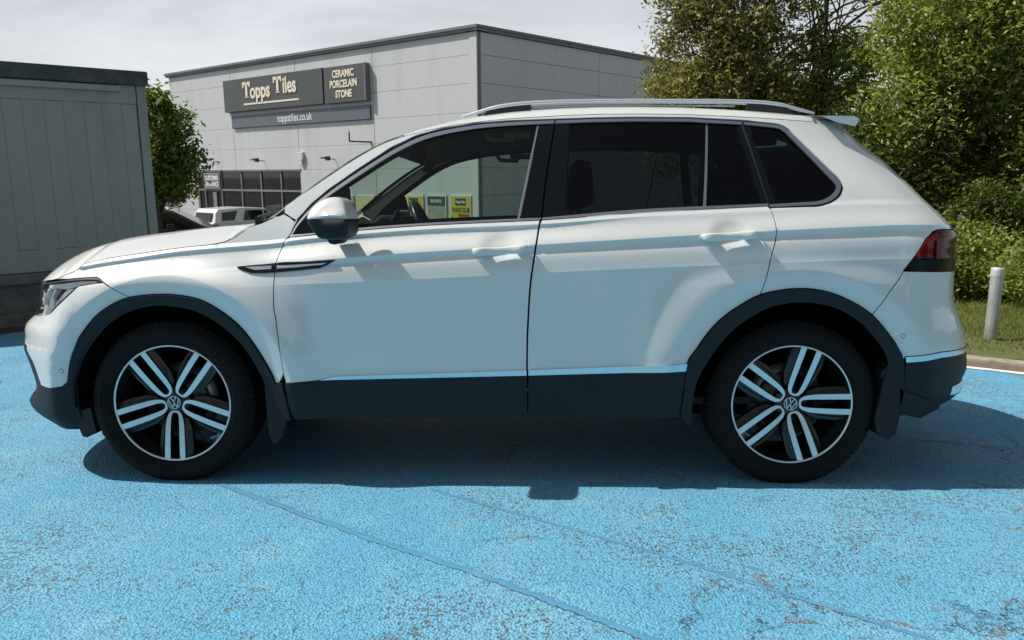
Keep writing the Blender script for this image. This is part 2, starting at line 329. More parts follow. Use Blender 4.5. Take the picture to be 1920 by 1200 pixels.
# front skin with shallow recessed panels between proud stiles
pan=sorted((.15+.39*k,.35+.39*k) for k in range(-13,3))
xs=-5.0
for a0,a1 in pan+[(1.30,None)]:
    b=MB(); b.box(xs,a0,-.045,0,.57,2.18,T=ctv); b.build('wall_stile',M_cont,cont,bevel=.010,seg=1); xs=a1
for a0,a1 in pan:
    b=MB(); b.box(a0-.004,a1+.004,-.046,-.012,.57,2.18,T=ctv); b.build('wall_panel',M_cont,cont)
b=MB(); b.box(-5.0,1.30,-.045,.001,2.18,2.40,T=ctv); b.build('wall_rail',M_cont,cont,bevel=.005)
b=MB(); b.box(-5.0,1.30,-.045,.001,.33,.57,T=ctv); b.build('wall_rail',M_cont,cont,bevel=.005)
b=MB(); b.box(1.308,1.41,-.12,.014,.32,2.40,T=ctv); b.build('corner_post',M_cont,cont,bevel=.012)
b=MB(); b.box(-5.1,1.13,.001,.06,2.305,2.37,T=ctv); b.build('gutter_rail',M_cont,cont,bevel=.008)
b=MB(); b.box(-5.1,1.43,-2.45,.07,2.385,2.545,T=ctv); b.build('roof_edge',M_contd,cont,bevel=.014)
b=MB(); b.box(-5.0,1.38,-2.35,-.10,-.5,.32,T=ctv); b.build('plinth',M_plin,cont)
b=MB(); b.box(-5.0,1.40,-2.38,.035,.21,.322,T=ctv); b.build('base_beam',M_plin,cont,bevel=.008)
b=MB(); b.box(-5.0,1.40,-2.38,.0,-.6,-.11,T=ctv); b.build('base_step',M_plin,cont,bevel=.01)
# ================================================================ tile shop
M_clad=mat('cladding_silver',(.57,.60,.605),.5,noise=.03,nscale=2,dirt=(.50,.525,.52),dscale=1.1,streak=.12)
M_joint=mat('joint_grey',(.30,.31,.31),.7)
M_trim=mat('building_trim',(.17,.18,.185),.5,noise=.1,nscale=6)
M_flash=mat('pale_flashing',(.60,.61,.61),.4)
M_sign=mat('sign_grey',(.082,.092,.092),.45,noise=.08,nscale=3)
M_strip=mat('sign_strip',(.125,.155,.18),.4,noise=.06,nscale=3)
M_cream=mat('cream_letters',(.83,.77,.62),.5); M_wlet=mat('white_letters',(.85,.85,.85),.5)
M_shopglass=mat('shop_glass',(.012,.015,.016),.04,spec=.6); M_frame=mat('window_frame',(.20,.21,.215),.45)
BC=Vector((-1.568,22.908,0)); B1=Vector((-.799,.601,0)).normalized(); B2=Vector((.667,.745,0)).normalized(); BK=1.0237; BZ=.043
N1=Vector((-B1.y,B1.x,0)); N1=N1 if N1.y<0 else -N1; N2=Vector((B2.y,-B2.x,0)); N2=N2 if N2.y<0 else -N2
# wall coordinates: s along the wall, d out of it, z up (in units of the wall modules)
def fa(s,d,z): p=BC+B1*(s*BK)+N1*d; return Vector((p.x,p.y,z*BK+BZ))
def fb(s,d,z): p=BC+B2*(s*BK)+N2*d; return Vector((p.x,p.y,z*BK+BZ))
fav=lambda p:fa(p.x,p.y,p.z); fbv=lambda p:fb(p.x,p.y,p.z)
GZ=-2.3
shop=thing('tile_shop','grey clad retail warehouse with dark roof edge and shop windows','building',tuple(fa(6,-8,GZ)))
rows=[GZ,-1.28,-.37,.55,1.47,2.38,3.28,4.22,5.12,5.83]; bays=[.06,5.06,9.65,14.27,19.42]
def core(pts,z0,z1):
    b=MB(); b.prism(pts,z0,z1,lambda x,y,z:Vector((x,y,z))); return b
p0=fa(.05,-.12,0); p1=fa(19.4,-.12,0); p2=fa(19.4,-24,0)+B2*0; p3=fb(30,-.12,0)
core([(p0.x,p0.y),(p1.x,p1.y),(p2.x,p2.y),(p3.x+B1.x*2,p3.y+B1.y*2),(p3.x,p3.y)],GZ,5.78).build('wall_core',M_joint,shop)
for i in range(4):
    for j in range(9):
        z0,z1=rows[j],rows[j+1]; s0,s1=bays[i],bays[i+1]
        if z1<1.5 and i==2: continue
        if z1<1.5 and i==3: s0=17.6
        b=MB(); b.box(s0+.010,s1-.010,-.11,0,z0+.005,z1-.005,T=fav); b.build('wall_panel',M_clad,shop,bevel=.006,seg=1)
for i,(s0,s1) in enumerate(((.06,6.6),(6.6,13.2),(13.2,19.8),(19.8,26.4))):
    for j in range(9):
        b=MB(); b.box(s0+.010,s1-.010,-.11,0,rows[j]+.005,rows[j+1]-.005,T=fbv); b.build('wall_panel',M_clad,shop,bevel=.006,seg=1)
b=MB(); b.box(-.02,.30,.003,.02,GZ,5.82,T=fav); b.build('corner_flashing',M_flash,shop)
b=MB(); b.box(-.02,.16,.003,.02,GZ,5.82,T=fbv); b.build('corner_flashing',M_trim,shop)
b=MB(); b.box(-.10,19.55,-.5,.10,5.84,5.93,T=fav); b.box(-.12,19.6,-.5,.14,5.932,6.02,T=fav); b.build('roof_edge',M_trim,shop)
b=MB(); b.box(-.105,26.5,-.5,.10,5.84,5.93,T=fbv); b.box(-.125,26.6,-.5,.14,5.932,6.02,T=fbv); b.build('roof_edge',M_trim,shop)
# shop windows: panes between mullions
mull=[9.66,11.03,12.48,13.98,15.60,17.0,17.55]
for s0,s1 in zip(mull[:-1],mull[1:]):
    for z0,z1 in ((.60,1.45),(-.95,.60),(GZ,-.95)):
        w=MB(); w.box(s0+.03,s1-.03,-.09,-.07,z0+.03,z1-.03,T=fav); pn=w.build('window_pane',M_shopglass,shop)
b=MB()
for s in mull: b.box(s-.035,s+.035,-.10,-.02,GZ,1.47,T=fav)
b.box(9.60,17.6,-.095,-.025,.56,.64,T=fav); b.box(9.60,17.6,-.095,-.025,-.99,-.92,T=fav); b.box(9.60,17.6,-.10,.03,1.43,1.50,T=fav)
b.build('window_frame',M_frame,shop)
for s in (16.0,16.35): 
    b=MB(); b.box(s-.3,s+.0,-.06,-.01,GZ,.5,T=fav)
    if s==16.35: b.build('door_leaf',M_frame,shop)
# signs
def signboard(name,label,s0,s1,z0,z1,m,d=.16):
    t=thing(name,label,'sign',tuple(fa((s0+s1)/2,0,z0)))
    b=MB(); b.box(s0,s1,.002,d,z0,z1,T=fav); b.build('board',m,t,bevel=.012,seg=1); return t
mid=lambda a,b:.5*(a+b)
sg=signboard('shop_sign','long dark grey sign with cream Topps Tiles lettering on the shop front',7.69,14.52,3.97,5.31,M_sign,.22)
TF=lambda a,b,d:fa(-a,d,b)      # a grows to the right as seen from the street
def serif_word(parent,body,size,at,sx):
    lettering(body,size,M_cream,TF,parent,bold=.022,extrude=.012,sx=sx,at=at,d=.222)
serif_word(sg,'opps',.86,(-11.78,4.72),.86); serif_word(sg,'iles',.86,(-9.76,4.80),.80)
def letter_T(parent,a,z,h,w):
    for q in ([(a-w*.13,z),(a+w*.13,z),(a+w*.13,z+h),(a-w*.13,z+h)],[(a-w*.5,z+h*.80),(a+w*.5,z+h*.80),(a+w*.5,z+h),(a-w*.5,z+h)],[(a-w*.5,z+h*.62),(a-w*.36,z+h*.62),(a-w*.33,z+h*.802),(a-w*.5,z+h*.802)],[(a+w*.36,z+h*.66),(a+w*.5,z+h*.66),(a+w*.5,z+h*.802),(a+w*.33,z+h*.802)],[(a-w*.25,z-.02),(a+w*.25,z-.02),(a+w*.13,z+h*.08),(a-w*.13,z+h*.08)]):
        b=MB(); b.prism(q,.222,.246,TF); yield b
for a,z in ((-12.74,4.52),(-10.54,4.58)):
    full=MB()
    for b in letter_T(sg,a,z,.62,.56): full.add(b.v,b.f)
    full.build('lettering',M_cream,sg)
b=MB(); b.box(-13.0,-9.18,.222,.236,4.20,4.27,T=lambda p:TF(p.x,p.z,p.y)); b.build('underline',M_cream,sg)
s2=signboard('shop_sign','square dark grey sign reading CERAMIC PORCELAIN STONE',5.26,7.60,3.95,5.29,M_sign,.22)
b=MB(); b.box(5.20,5.262,.002,.24,3.95,5.29,T=fav); b.build('return_edge',M_trim,s2)
for w,z in (('CERAMIC',4.99),('PORCELAIN',4.62),('STONE',4.25)):
    lettering(w,.37,M_cream,TF,s2,bold=.012,extrude=.008,sx=.80,at=(-6.45,z),d=.222)
s3=signboard('shop_sign','narrow blue grey strip sign with the white web address toppstiles.co.uk',5.18,14.24,3.29,3.81,M_strip,.09)
lettering('toppstiles.co.uk',.43,M_wlet,TF,s3,bold=.004,extrude=.004,sx=.78,spacing=1.06,at=(-9.73,3.55),d=.092)
s4=signboard('shop_sign','small grey CUSTOMER ENTRANCE sign over the shop door',15.63,16.98,.63,1.36,M_frame,.03)
lettering('CUSTOMER',.27,M_wlet,TF,s4,bold=.008,extrude=.004,sx=.78,at=(-16.3,1.13),d=.032); lettering('ENTRANCE',.27,M_wlet,TF,s4,bold=.008,extrude=.004,sx=.78,at=(-16.3,.84),d=.032)
# posters by the corner
M_pyel=mat('poster_yellow',(.55,.50,.03),.6); M_pdk=mat('poster_dark',(.05,.06,.055),.6); M_ppic=mat('poster_picture',(.33,.34,.27),.6,noise=.55,nscale=5); M_ppal=mat('poster_pale',(.62,.60,.30),.6,noise=.15,nscale=4); M_prd=mat('poster_red',(.30,.06,.03),.6)
def poster(s0,s1,z0,z1,kind,label):
    t=thing('wall_poster',label,'poster',tuple(fa(mid(s0,s1),0,z0)),'framed posters on the tile shop wall')
    b=MB(); b.box(s0,s1,.002,.05,z0,z1,T=fav); b.build('poster_frame',M_flash,t,bevel=.008,seg=1)
    S0,S1,Z0,Z1=s0+.05,s1-.05,z0+.05,z1-.05
    def blk(n,a0,a1,c0,c1,m,d=.053):
        bb=MB(); bb.box(a0,a1,.045,d,c0,c1,T=fav); bb.build(n,m,t)
    c=mid(s0,s1); H=Z1-Z0; w=S1-S0
    if kind=='club':
        blk('print',S0,S1,Z0,Z1,M_pyel); blk('print',c-w*.28,c+w*.28,Z1-.30*H,Z1-.06*H,M_pdk,.056); lettering('Topps Tiles',.12,M_wlet,TF,t,bold=.004,extrude=.002,sx=.75,at=(-c,Z1-.18*H),d=.057)
        lettering('TRADE CLUB',.21,M_pdk,TF,t,bold=.006,extrude=.002,sx=.66,at=(-c,Z1-.46*H),d=.054,slant=.08); blk('print',S0+.04,S0+w*.62,Z1-.68*H,Z1-.58*H,M_prd,.056)
        b=MB(); b.prism([(-S1,Z0),(-S1+w*.5,Z0),(-S1,Z0+H*.36)],.05,.058,TF); b.build('print',M_pdk,t)
    elif kind=='pronto':
        blk('print',S0,S1,Z0,Z1-.33*H,M_ppic); blk('print',S0,S1,Z1-.325*H,Z1,M_pdk); lettering('PRONTO',.16,M_wlet,TF,t,bold=.003,extrude=.002,sx=.8,at=(-c,Z1-.17*H),d=.054)
    elif kind=='tall':
        blk('print',S0,S1,Z0,Z1,M_pyel); blk('print',c-w*.28,c+w*.28,Z1-.30*H,Z1-.06*H,M_pdk,.056); lettering('Topps Tiles',.12,M_wlet,TF,t,bold=.004,extrude=.002,sx=.75,at=(-c,Z1-.18*H),d=.057)
        blk('print',S0+.05,S1-.05,Z0+.05,Z0+.30*H,M_pdk,.056)
    else:
        blk('print',S0,S1,Z0,Z1,M_ppal)
poster(.30,1.27,-.55,.56,'club','yellow poster reading TRADE CLUB, nearest the building corner')
poster(1.46,2.42,-.55,.55,'pronto','poster with a dark PRONTO heading, between two yellow posters')
poster(2.58,3.56,-.55,.54,'tall','yellow poster left of the PRONTO poster on the shop wall')
poster(5.15,6.20,-.55,.50,'pale','pale yellow poster seen through the windscreen of the white car')
poster(6.35,7.30,-.55,.50,'tall','yellow poster farthest left, just beyond the door mirror')
# wall lamps, alarm box, bracket
M_blk=mat('black_plastic',(.015,.015,.016),.5); M_ala=mat('alarm_white',(.62,.62,.58),.5)
def floodlight(s,z,label):
    t=thing('floodlight',label,'floodlight',tuple(fa(s,0,z)),'floodlights on the tile shop wall')
    b=MB(); b.tube([fa(s-.1,.0,z),fa(s-.1,.33,z+.02),fa(s+.05,.36,z+.02)],.02,6); b.build('arm',M_trim,t)
    b=MB(); b.box(s-.20,s-.02,.30,.44,z-.05,z+.11,T=fav); b.build('lamp_head',M_blk,t,bevel=.02)
    b=MB(); b.box(s+.08,s+.30,.30,.42,z+.02,z+.10,T=fav); b.build('lamp_head',M_trim,t,bevel=.02)
floodlight(12.24,1.86,'small black floodlight above the shop windows'); floodlight(7.51,1.86,'small black floodlight right of the white alarm box')
al=thing('alarm_box','small white alarm box on the shop wall','alarm',tuple(fa(9.5,0,1.85)))
b=MB(); b.prism([(-9.66,2.17),(-9.32,2.17),(-9.30,1.95),(-9.38,1.80),(-9.60,1.80),(-9.68,1.95)],.002,.12,TF); b.build('cover',M_ala,al,bevel=.02); b=MB(); b.box(9.40,9.58,.04,.11,1.72,1.80,T=fav); b.build('strobe',M_cream,al)
br=thing('pipe_bracket','dark L shaped metal bracket on the shop wall above the car roof','bracket',tuple(fa(5.3,0,2.4)))
b=MB(); b.tube([fa(5.98,.45,2.86),fa(5.98,.45,2.52),fa(5.98,.45,2.50),fa(5.30,.3,2.46),fa(5.25,.0,2.46)],.03,6); b.build('bracket_bar',M_blk,br)
b=MB(); b.tube([fa(5.25,.03,2.46),fa(5.20,.03,2.1),fa(5.10,.03,1.9)],.015,5); b.build('cable',M_blk,br)

# ================================================================ trees and hedge
M_bark=mat('bark',(.075,.062,.048),.9,noise=.4,nscale=20,bump=.6,bscale=40)
def leaf_cloud(centers,sig,per,size,droop=.0,flat=.8,tilt=None):
    """leaves scattered round twig ends: n x 4 corners each"""
    c=np.repeat(np.asarray(centers),per,axis=0); n=len(c)
    s=np.repeat(np.asarray(sig) if hasattr(sig,'__len__') else np.full(len(centers),sig),per)
    p=c+RNG.normal(0,1,(n,3))*s[:,None]*np.array([1,1,flat]); p[:,2]-=droop*RNG.random(n)
    ln=size*RNG.uniform(.45,1.35,n)*np.repeat(RNG.uniform(.75,1.2,len(centers)),per); wd=ln*RNG.uniform(.36,.52,n)
    nrm=RNG.normal(0,1,(n,3)); nrm[:,2]=np.abs(nrm[:,2])*1.1+.35; nrm/=np.linalg.norm(nrm,axis=1,keepdims=True)
    d=RNG.normal(0,1,(n,3)); d-=nrm*(d*nrm).sum(1,keepdims=True); d/=np.linalg.norm(d,axis=1,keepdims=True)
    b=np.cross(nrm,d)
    V=np.empty((n,4,3)); V[:,0]=p-d*ln[:,None]*.5; V[:,2]=p+d*ln[:,None]*.5-nrm*(ln*.12)[:,None]
    V[:,1]=p+b*wd[:,None]*.5+nrm*(wd*.22)[:,None]; V[:,3]=p-b*wd[:,None]*.5+nrm*(wd*.22)[:,None]
    return V.reshape(-1,3)
def blob_points(blobs,n,shell=.55):
    """points through lumpy ellipsoids (x,y,z,rx,ry,rz), thicker towards the outside"""
    w=np.array([b[3]*b[4]*b[5] for b in blobs])**.75; w/=w.sum(); out=[]
    for b,k in zip(blobs,(w*n).astype(int)+1):
        d=RNG.normal(0,1,(k,3)); d/=np.linalg.norm(d,axis=1,keepdims=True); r=RNG.random(k)**(1/3)*(1-shell)+shell*RNG.random(k)**.25
        lump=1+.16*np.sin(d[:,0]*5+b[0]*7)*np.sin(d[:,2]*6+b[2]*5)+.10*np.sin(d[:,1]*9+b[1]*3)
        out.append(np.array(b[:3])+d*(r*lump)[:,None]*np.array(b[3:6]))
    return np.concatenate(out)
def far(p,k):
    """move a sketched position k times farther from the viewpoint"""
    C_o=Vector((.242,-4.193,1.331)); C_n=Vector((.2235,-4.0554,1.378)); q=Vector(p[:3])-C_o
    q=Vector((q.x*1.034+.004*q.y,q.y,q.z*1.034))*k; return C_n+q
def tree(name,label,base,blobs,nclump,per,size,leaf,sig=.16,trunk_r=.07,limbs=22,lean=(0,0),cat='tree',trunk_top=None,group=None,droop=0,k=0):
    if k:
        blobs=[(*far(q,k),q[3]*k*1.02,q[4]*k,q[5]*k*1.03) for q in blobs]; b0=far(base,k); base=(b0.x,b0.y,ground_z(b0.x,b0.y)); sig*=k**.5; size*=k**.5
        trunk_top=far((0,base[1],trunk_top),k).z if trunk_top else None
    base=Vector(base); t=thing(name,label,cat,tuple(base),group)
    C=blob_points(blobs,nclump)
    C=C[C[:,2]>base.z+.08]
    b=MB(); zt=trunk_top or max(q[2]+q[5]*.5 for q in blobs)
    tp=[base+Vector((lean[0]*k+.05*math.sin(k*5+base.x),lean[1]*k+.04*math.sin(k*4+base.y),(zt-base.z)*k)) for k in (0,.15,.3,.45,.6,.75,.9,1)]
    tp[0].z-=.08
    b.tube(tp,[trunk_r*(1.25-.05*i) if i==0 else trunk_r*(1.05-.12*i) for i in range(8)],8)
    idx=RNG.choice(len(C),min(limbs,len(C)),replace=False)
    for i in idx:
        e=Vector(C[i]); k=random.uniform(.25,.8); q=k*7; a=int(q); s=tp[a].lerp(tp[min(a+1,7)],q-a)
        m_=s.lerp(e,.5)+Vector((random.uniform(-.08,.08),random.uniform(-.08,.08),.10*(e-s).length))
        r=trunk_r*(.55-.42*k); b.tube([s,s.lerp(m_,.5)+Vector((0,0,.02)),m_,m_.lerp(e,.5)+Vector((0,0,.03)),e],[r,r*.8,r*.6,r*.35,r*.15],5)
    b.build('trunk',M_bark,t)
    V=leaf_cloud(C,sig*.82,per,size*1.14,droop=droop)
    link('crown',tri_mesh('crown',V,4,[leaf]),t)
    return t
L_ash=leafmat('leaf_ash',(.075,.115,.022),(.27,.33,.07)); L_haw=leafmat('leaf_hawthorn',(.11,.11,.035),(.36,.33,.13),trans=.3)
L_mid=leafmat('leaf_mid',(.09,.13,.03),(.34,.39,.11)); L_brt=leafmat('leaf_bright',(.11,.15,.035),(.40,.43,.13)); L_dk=leafmat('leaf_dark',(.045,.07,.015),(.16,.19,.045)); L_brm=leafmat('leaf_bramble',(.10,.15,.03),(.38,.42,.12))
tree('young_ash_tree','small leafy tree beside the end of the grey cabin',(-6.28,9.62,-.75),[(-6.05,9.6,2.1,.42,.5,.6),(-5.92,9.6,1.5,.52,.5,.5),(-6.35,9.7,1.5,.6,.6,.55),(-6.1,9.6,1.15,.36,.4,.28),(-6.15,9.5,2.45,.26,.3,.36)],190,42,.105,L_ash,sig=.14,trunk_r=.055,limbs=26,droop=.06,k=1)
# wood behind the car, from left to right
tree('hawthorn_tree','brownish hawthorn tree over the car roof, farthest left of the wood',(3.1,9.4,0),[(3.05,9.4,3.2,.9,1.0,.7),(3.55,9.4,3.9,.9,1.0,.8),(2.5,9.3,2.6,.55,.8,.34),(3.1,9.2,2.35,1.1,1.0,.6),(3.9,9.3,2.6,.8,.9,.8),(3.2,9.6,4.6,.8,.9,.6),(2.05,9.3,2.2,.42,.5,.13),(2.75,9.4,4.0,.5,.6,.35)],560,62,.085,L_haw,sig=.17,trunk_r=.12,limbs=40,k=1.12)
tree('birch_tree','thin open tree with dark branches showing sky through its crown',(4.85,9.2,0),[(4.9,9.2,4.6,.95,.9,.9),(4.5,9.1,3.2,.6,.7,.35),(5.2,9.2,3.1,.6,.7,.35),(4.9,9.1,2.3,.8,.8,.5),(5.3,9.3,2.9,.6,.7,.6),(4.4,9.3,2.7,.6,.7,.7)],210,46,.09,L_mid,sig=.17,trunk_r=.075,limbs=46,trunk_top=5.2,k=1.15)
tree('field_maple_tree','dense yellow green tree rising behind the tail of the white car',(6.3,7.4,0),[(6.2,7.4,3.1,1.1,1.1,1.0),(5.7,7.3,2.3,.9,1.0,.8),(6.9,7.4,2.2,1.0,1.0,.8),(6.6,7.5,4.2,1.2,1.1,.9),(5.5,7.2,3.4,.6,.8,.6)],560,62,.085,L_brt,sig=.18,trunk_r=.10,limbs=40,k=1.16)
tree('elder_tree','leafy mid green tree at the right edge of the photo above the hedge',(7.3,6.0,0),[(7.2,6.0,2.3,1.0,1.0,1.0),(6.8,5.9,1.5,.8,.8,.6),(7.6,6.0,3.3,1.0,1.0,.9),(7.9,6.2,1.6,.9,.9,.8)],480,60,.085,L_mid,sig=.18,trunk_r=.09,limbs=34,k=1.22)
tree('shaded_undergrowth','undergrowth low behind the tail lamp, its shade put into dark leaves',(5.6,7.0,0),[(5.3,7.0,1.5,.9,.9,.8),(6.2,6.8,1.2,.8,.7,.7),(4.6,7.2,1.4,.7,.7,.7)],330,52,.08,L_dk,sig=.17,trunk_r=.07,limbs=24,k=1.22)  # undergrowth in shade; the shade is painted in by the dark leaf colour
tree('oak_tree','big tree behind the hawthorn and the open tree',(4.6,13.5,-.2),[(4.2,13.5,2.6,1.2,1.2,1.0),(6.8,13.5,2.2,1.8,1.3,1.0),(9.2,13.0,4.2,1.6,1.4,1.8),(3.6,13.5,1.9,.9,1,.8),(6.0,13.8,1.4,2.2,1.2,.9)],420,46,.13,L_mid,sig=.26,trunk_r=.17,limbs=36,k=1.1)
tree('sycamore_tree','tall dark tree behind the yellow green one',(8.6,10.2,0),[(8.2,10.2,2.4,1.5,1.3,1.4),(9.3,10.0,3.6,1.6,1.3,1.5),(8.0,10.2,4.4,1.0,1.2,1.2),(7.4,10,1.2,1.3,1.1,.8)],480,48,.12,L_mid,sig=.24,trunk_r=.15,limbs=30,k=1.12)
# hedge plants along the verge
hp=[(-1.2,4.9,1.05,'low bramble bush hidden mostly behind the car tail',L_brm),(0.0,4.9,1.1,'bramble bush just right of the tail lamp',L_brm),(1.2,4.75,1.25,'bright bramble bush behind the steel bollard',L_brm),(2.4,4.8,1.3,'bramble bush right of the bollard at the photo edge',L_brm),(.6,5.9,1.8,'taller dark bush behind the brambles',L_dk),(2.6,6.0,1.9,'tall mid green bush behind the brambles at the right edge',L_mid),(-1.1,6.1,1.6,'dark bush between bramble and wood, behind the car tail',L_dk),(3.2,3.3,1.2,'bramble bush outside the right edge',L_brm)]
for i,(a,d,h,lab,lm) in enumerate(hp):
    x,y=onl(a,d); w=.85 if h<1.4 else 1.05; gz=ground_z(x,y)
    if i==7: continue
    tree('hedge_bush',lab,(x,y,gz),[(x,y,gz+h*.45,w,.6,h*.48),(x+.4,y-.15,gz+h*.35,w*.6,.5,h*.36),(x-.45,y-.1,gz+h*.38,w*.6,.5,h*.40),(x+.1,y,gz+h*.75,w*.55,.4,h*.30)],250,58,.058 if h<1.4 else .075,lm,sig=.11,trunk_r=.025,limbs=26,cat='bush',group='bushes of the hedge behind the verge')
# ================================================================ bollard
M_galv=mat('galvanised_steel',(.42,.43,.43),.42,metal=.55,noise=.22,nscale=12,dirt=(.30,.29,.27),dscale=7,bump=.1,bscale=60); M_rust=mat('rust_band',(.55,.56,.54),.5,metal=.3,noise=.2,nscale=20)
BO=GP(4.36,2.86,.02)
bo=thing('bollard','grey galvanised steel tube bollard on the verge','bollard',tuple(BO))
TB=lambda x,y,d:BO+Vector((x,y,d))
b=MB(); b.lathe([(.052,-.1),(.052,.60),(.050,.605)],28,TB); b.build('post',M_galv,bo)
b=MB(); b.lathe([(.0535,.60),(.054,.605),(.054,.665),(.051,.676),(.0,.682)],28,TB); b.build('cap',M_rust,bo)

# ================================================================ parked cars far behind
M_tyreb=mat('tyre_far',(.02,.02,.02),.85); M_alloy=mat('alloy_far',(.45,.46,.47),.3,metal=.8); M_dglass=mat('car_glass_far',(.012,.016,.018),.05,spec=.6)
M_redl=mat('tail_lamp_far',(.22,.015,.012),.2); M_plate=mat('number_plate_yellow',(.62,.46,.06),.5); M_trimb=mat('far_trim',(.02,.02,.021),.5)
def parked(name,label,loc,head,L_,W_,H_,paint,low,green,wins,rearwin,roofcol=None,lampz=(.95,1.1)):
    """low: lower body outline (x,z); green: cabin outline; x forward from the middle"""
    t=thing(name,label,'car',loc); h=Vector((*head,0)).normalized(); s=Vector((-h.y,h.x,0)); O=Vector(loc)
    hw=W_/2
    T=lambda x,y,z:O+h*x+s*y+Vector((0,0,z))
    def loft(poly,ws,nm,m,bev):
        b=MB(); b.prism(poly,-1,1,lambda x,z,d:T(x,d*ws(x,z),z)); return b.build(nm,m,t,bevel=bev,seg=3)
    end=L_/2
    loft(low,lambda x,z:hw*(1-.10*max(0,(abs(x)-end*.72)/(end*.28))**2)-.03*max(0,(.45-z)),'body',paint,.05)
    zb=min(z for x,z in green); zt=max(z for x,z in green)
    gw=lambda x,z:(hw-.05)-(z-zb)/(zt-zb)*.16
    loft(green,gw,'cabin',roofcol or paint,.05)
    for y in (-1,1):
        for w in wins:
            b=MB(); b.prism(w,0,.01,lambda x,z,d:T(x,y*(gw(x,z)+.004+d),z)); b.build('side_window',M_dglass,t)
        for xw in (-.30*L_,.29*L_):
            TW=lambda a,c,d:T(xw+a,y*(hw-.02-d),.34+c)
            b=MB(); b.lathe([(.0,.03),(.22,.03),(.235,.0),(.33,.0),(.345,.03),(.345,.22),(.2,.22)],28,TW,0); w=b.build('wheel',M_tyreb,t)
            b=MB(); b.lathe([(.0,.005),(.05,.0),(.20,.012),(.225,.025)],20,TW,0); b.build('rim',M_alloy,w)
            b=MB(); b.lathe([(.40,-.012),(.40,.0),(.30,.004)],24,TW,0,a0=0,a1=math.pi); b.build('arch_trim',M_trimb,t)
        x0=-end; b=MB(); b.prism([(x0+.02,lampz[0]),(x0+.40,lampz[0]+.03),(x0+.42,lampz[1]-.02),(x0+.03,lampz[1])],0,1,lambda x,z,d:T(x-.03,y*(hw*.90-.26+d*.28),z)); b.build('tail_lamp',M_redl,t,bevel=.02)
        b=MB(); b.prism([(end*.30,zb+.02),(end*.38,zb+.02),(end*.37,zb+.15),(end*.30,zb+.15)],0,.2,lambda x,z,d:T(x,y*(hw-.03+d),z)); b.build('door_mirror',paint,t,bevel=.03)
    b=MB(); b.prism(rearwin,-.62,.62,lambda x,z,d:T(x,d,z)); b.build('rear_window',M_dglass,t)
    b=MB(); b.box(-end-.045,-end+.05,-.27,.27,.72,.84,T=lambda p:T(p.x,p.y,p.z)); b.build('number_plate',M_plate,t)
    b=MB(); b.box(-end-.03,-end+.12,-hw*.80,hw*.80,.40,.60,T=lambda p:T(p.x,p.y,p.z)); b.build('bumper',M_trimb,t,bevel=.03)
    return t
M_wfar=mat('white_far_paint',(.72,.73,.74),.3,coat=.6); M_dkcar=mat('dark_far_paint',(.022,.023,.026),.25,coat=.8)
parked('parked_suv','white estate car parked by the shop windows, seen from its rear corner',(-12.2,29.9,-1.745),(.61,.79),4.6,1.95,1.73,M_wfar,
 [(-2.30,.30),(-2.32,.62),(-2.26,1.08),(-2.15,1.17),(.95,1.14),(1.9,1.04),(2.22,.86),(2.28,.45),(2.2,.28)],
 [(-2.12,1.12),(-2.0,1.55),(-1.85,1.70),(-.6,1.745),(.35,1.68),(1.05,1.12)],
 [[(-1.80,1.22),(-1.72,1.56),(-.98,1.62),(-1.22,1.22)],[(-.80,1.20),(-.62,1.62),(.18,1.60),(.22,1.19)],[(.30,1.19),(.27,1.59),(.42,1.55),(.88,1.17)]],
 [(-2.16,1.20),(-2.06,1.55),(-2.00,1.55),(-2.10,1.20)])
parked('parked_hatchback','dark car in front of the shop, its nose behind the white car bonnet',(-8.25,12.5,-.735),(.93,.36),4.3,1.85,1.62,M_dkcar,
 [(-2.12,.30),(-2.15,.60),(-2.05,.93),(-1.95,1.0),(1.0,.99),(1.85,.88),(2.12,.70),(2.14,.40),(2.0,.26)],
 [(-1.95,.96),(-1.6,1.28),(-1.3,1.38),(.2,1.44),(.75,1.38),(1.50,.97)],
 [[(-1.40,1.02),(-1.15,1.29),(-.2,1.35),(-.2,1.01)],[(-.1,1.01),(-.1,1.35),(.55,1.34),(1.12,1.00)]],
 [(-1.99,1.02),(-1.62,1.29),(-1.55,1.29),(-1.92,1.02)])

# ---------------------------------------------------------------- car body surface
def tab(xs, ys):
    xs=np.asarray(xs,float); ys=np.asarray(ys,float)
    d=np.diff(ys)/np.diff(xs); m=np.zeros(len(xs)); m[0]=d[0]; m[-1]=d[-1]
    for i in range(1,len(xs)-1):
        m[i]=0 if d[i-1]*d[i]<=0 else 2*d[i-1]*d[i]/(d[i-1]+d[i])
    def f(x):
        x=np.clip(np.asarray(x,float),xs[0],xs[-1])
        i=np.clip(np.searchsorted(xs,x,side='right')-1,0,len(xs)-2)
        h=xs[i+1]-xs[i]; t=(x-xs[i])/h
        return ((1+2*t)*(1-t)**2*ys[i]+t*(1-t)**2*h*m[i]+t*t*(3-2*t)*ys[i+1]+t*t*(t-1)*h*m[i+1])
    return f
def sst(a,b,x):
    t=np.clip((np.asarray(x,float)-a)/(b-a),0,1); return t*t*(3-2*t)
U0=-1.72; LF=1.15; UF=U0-LF      # front corner, nose centre
U1=1.75; LR=1.10; UR=U1+LR       # rear corner, tail centre
PF=2.3; PR=2.5
zBelt=tab([-1.7689, -1.6579, -1.4865, -1.2848, -1.1335, -0.9722, -0.837, -0.7967, -0.5143, -0.2198, 0.2633, 0.7221, 1.2092, 1.4583, 1.9626],
          [0.948, 0.97, 0.995, 1.023, 1.036, 1.048, 1.06, 1.067, 1.094, 1.114, 1.134, 1.166, 1.189, 1.207, 1.233])
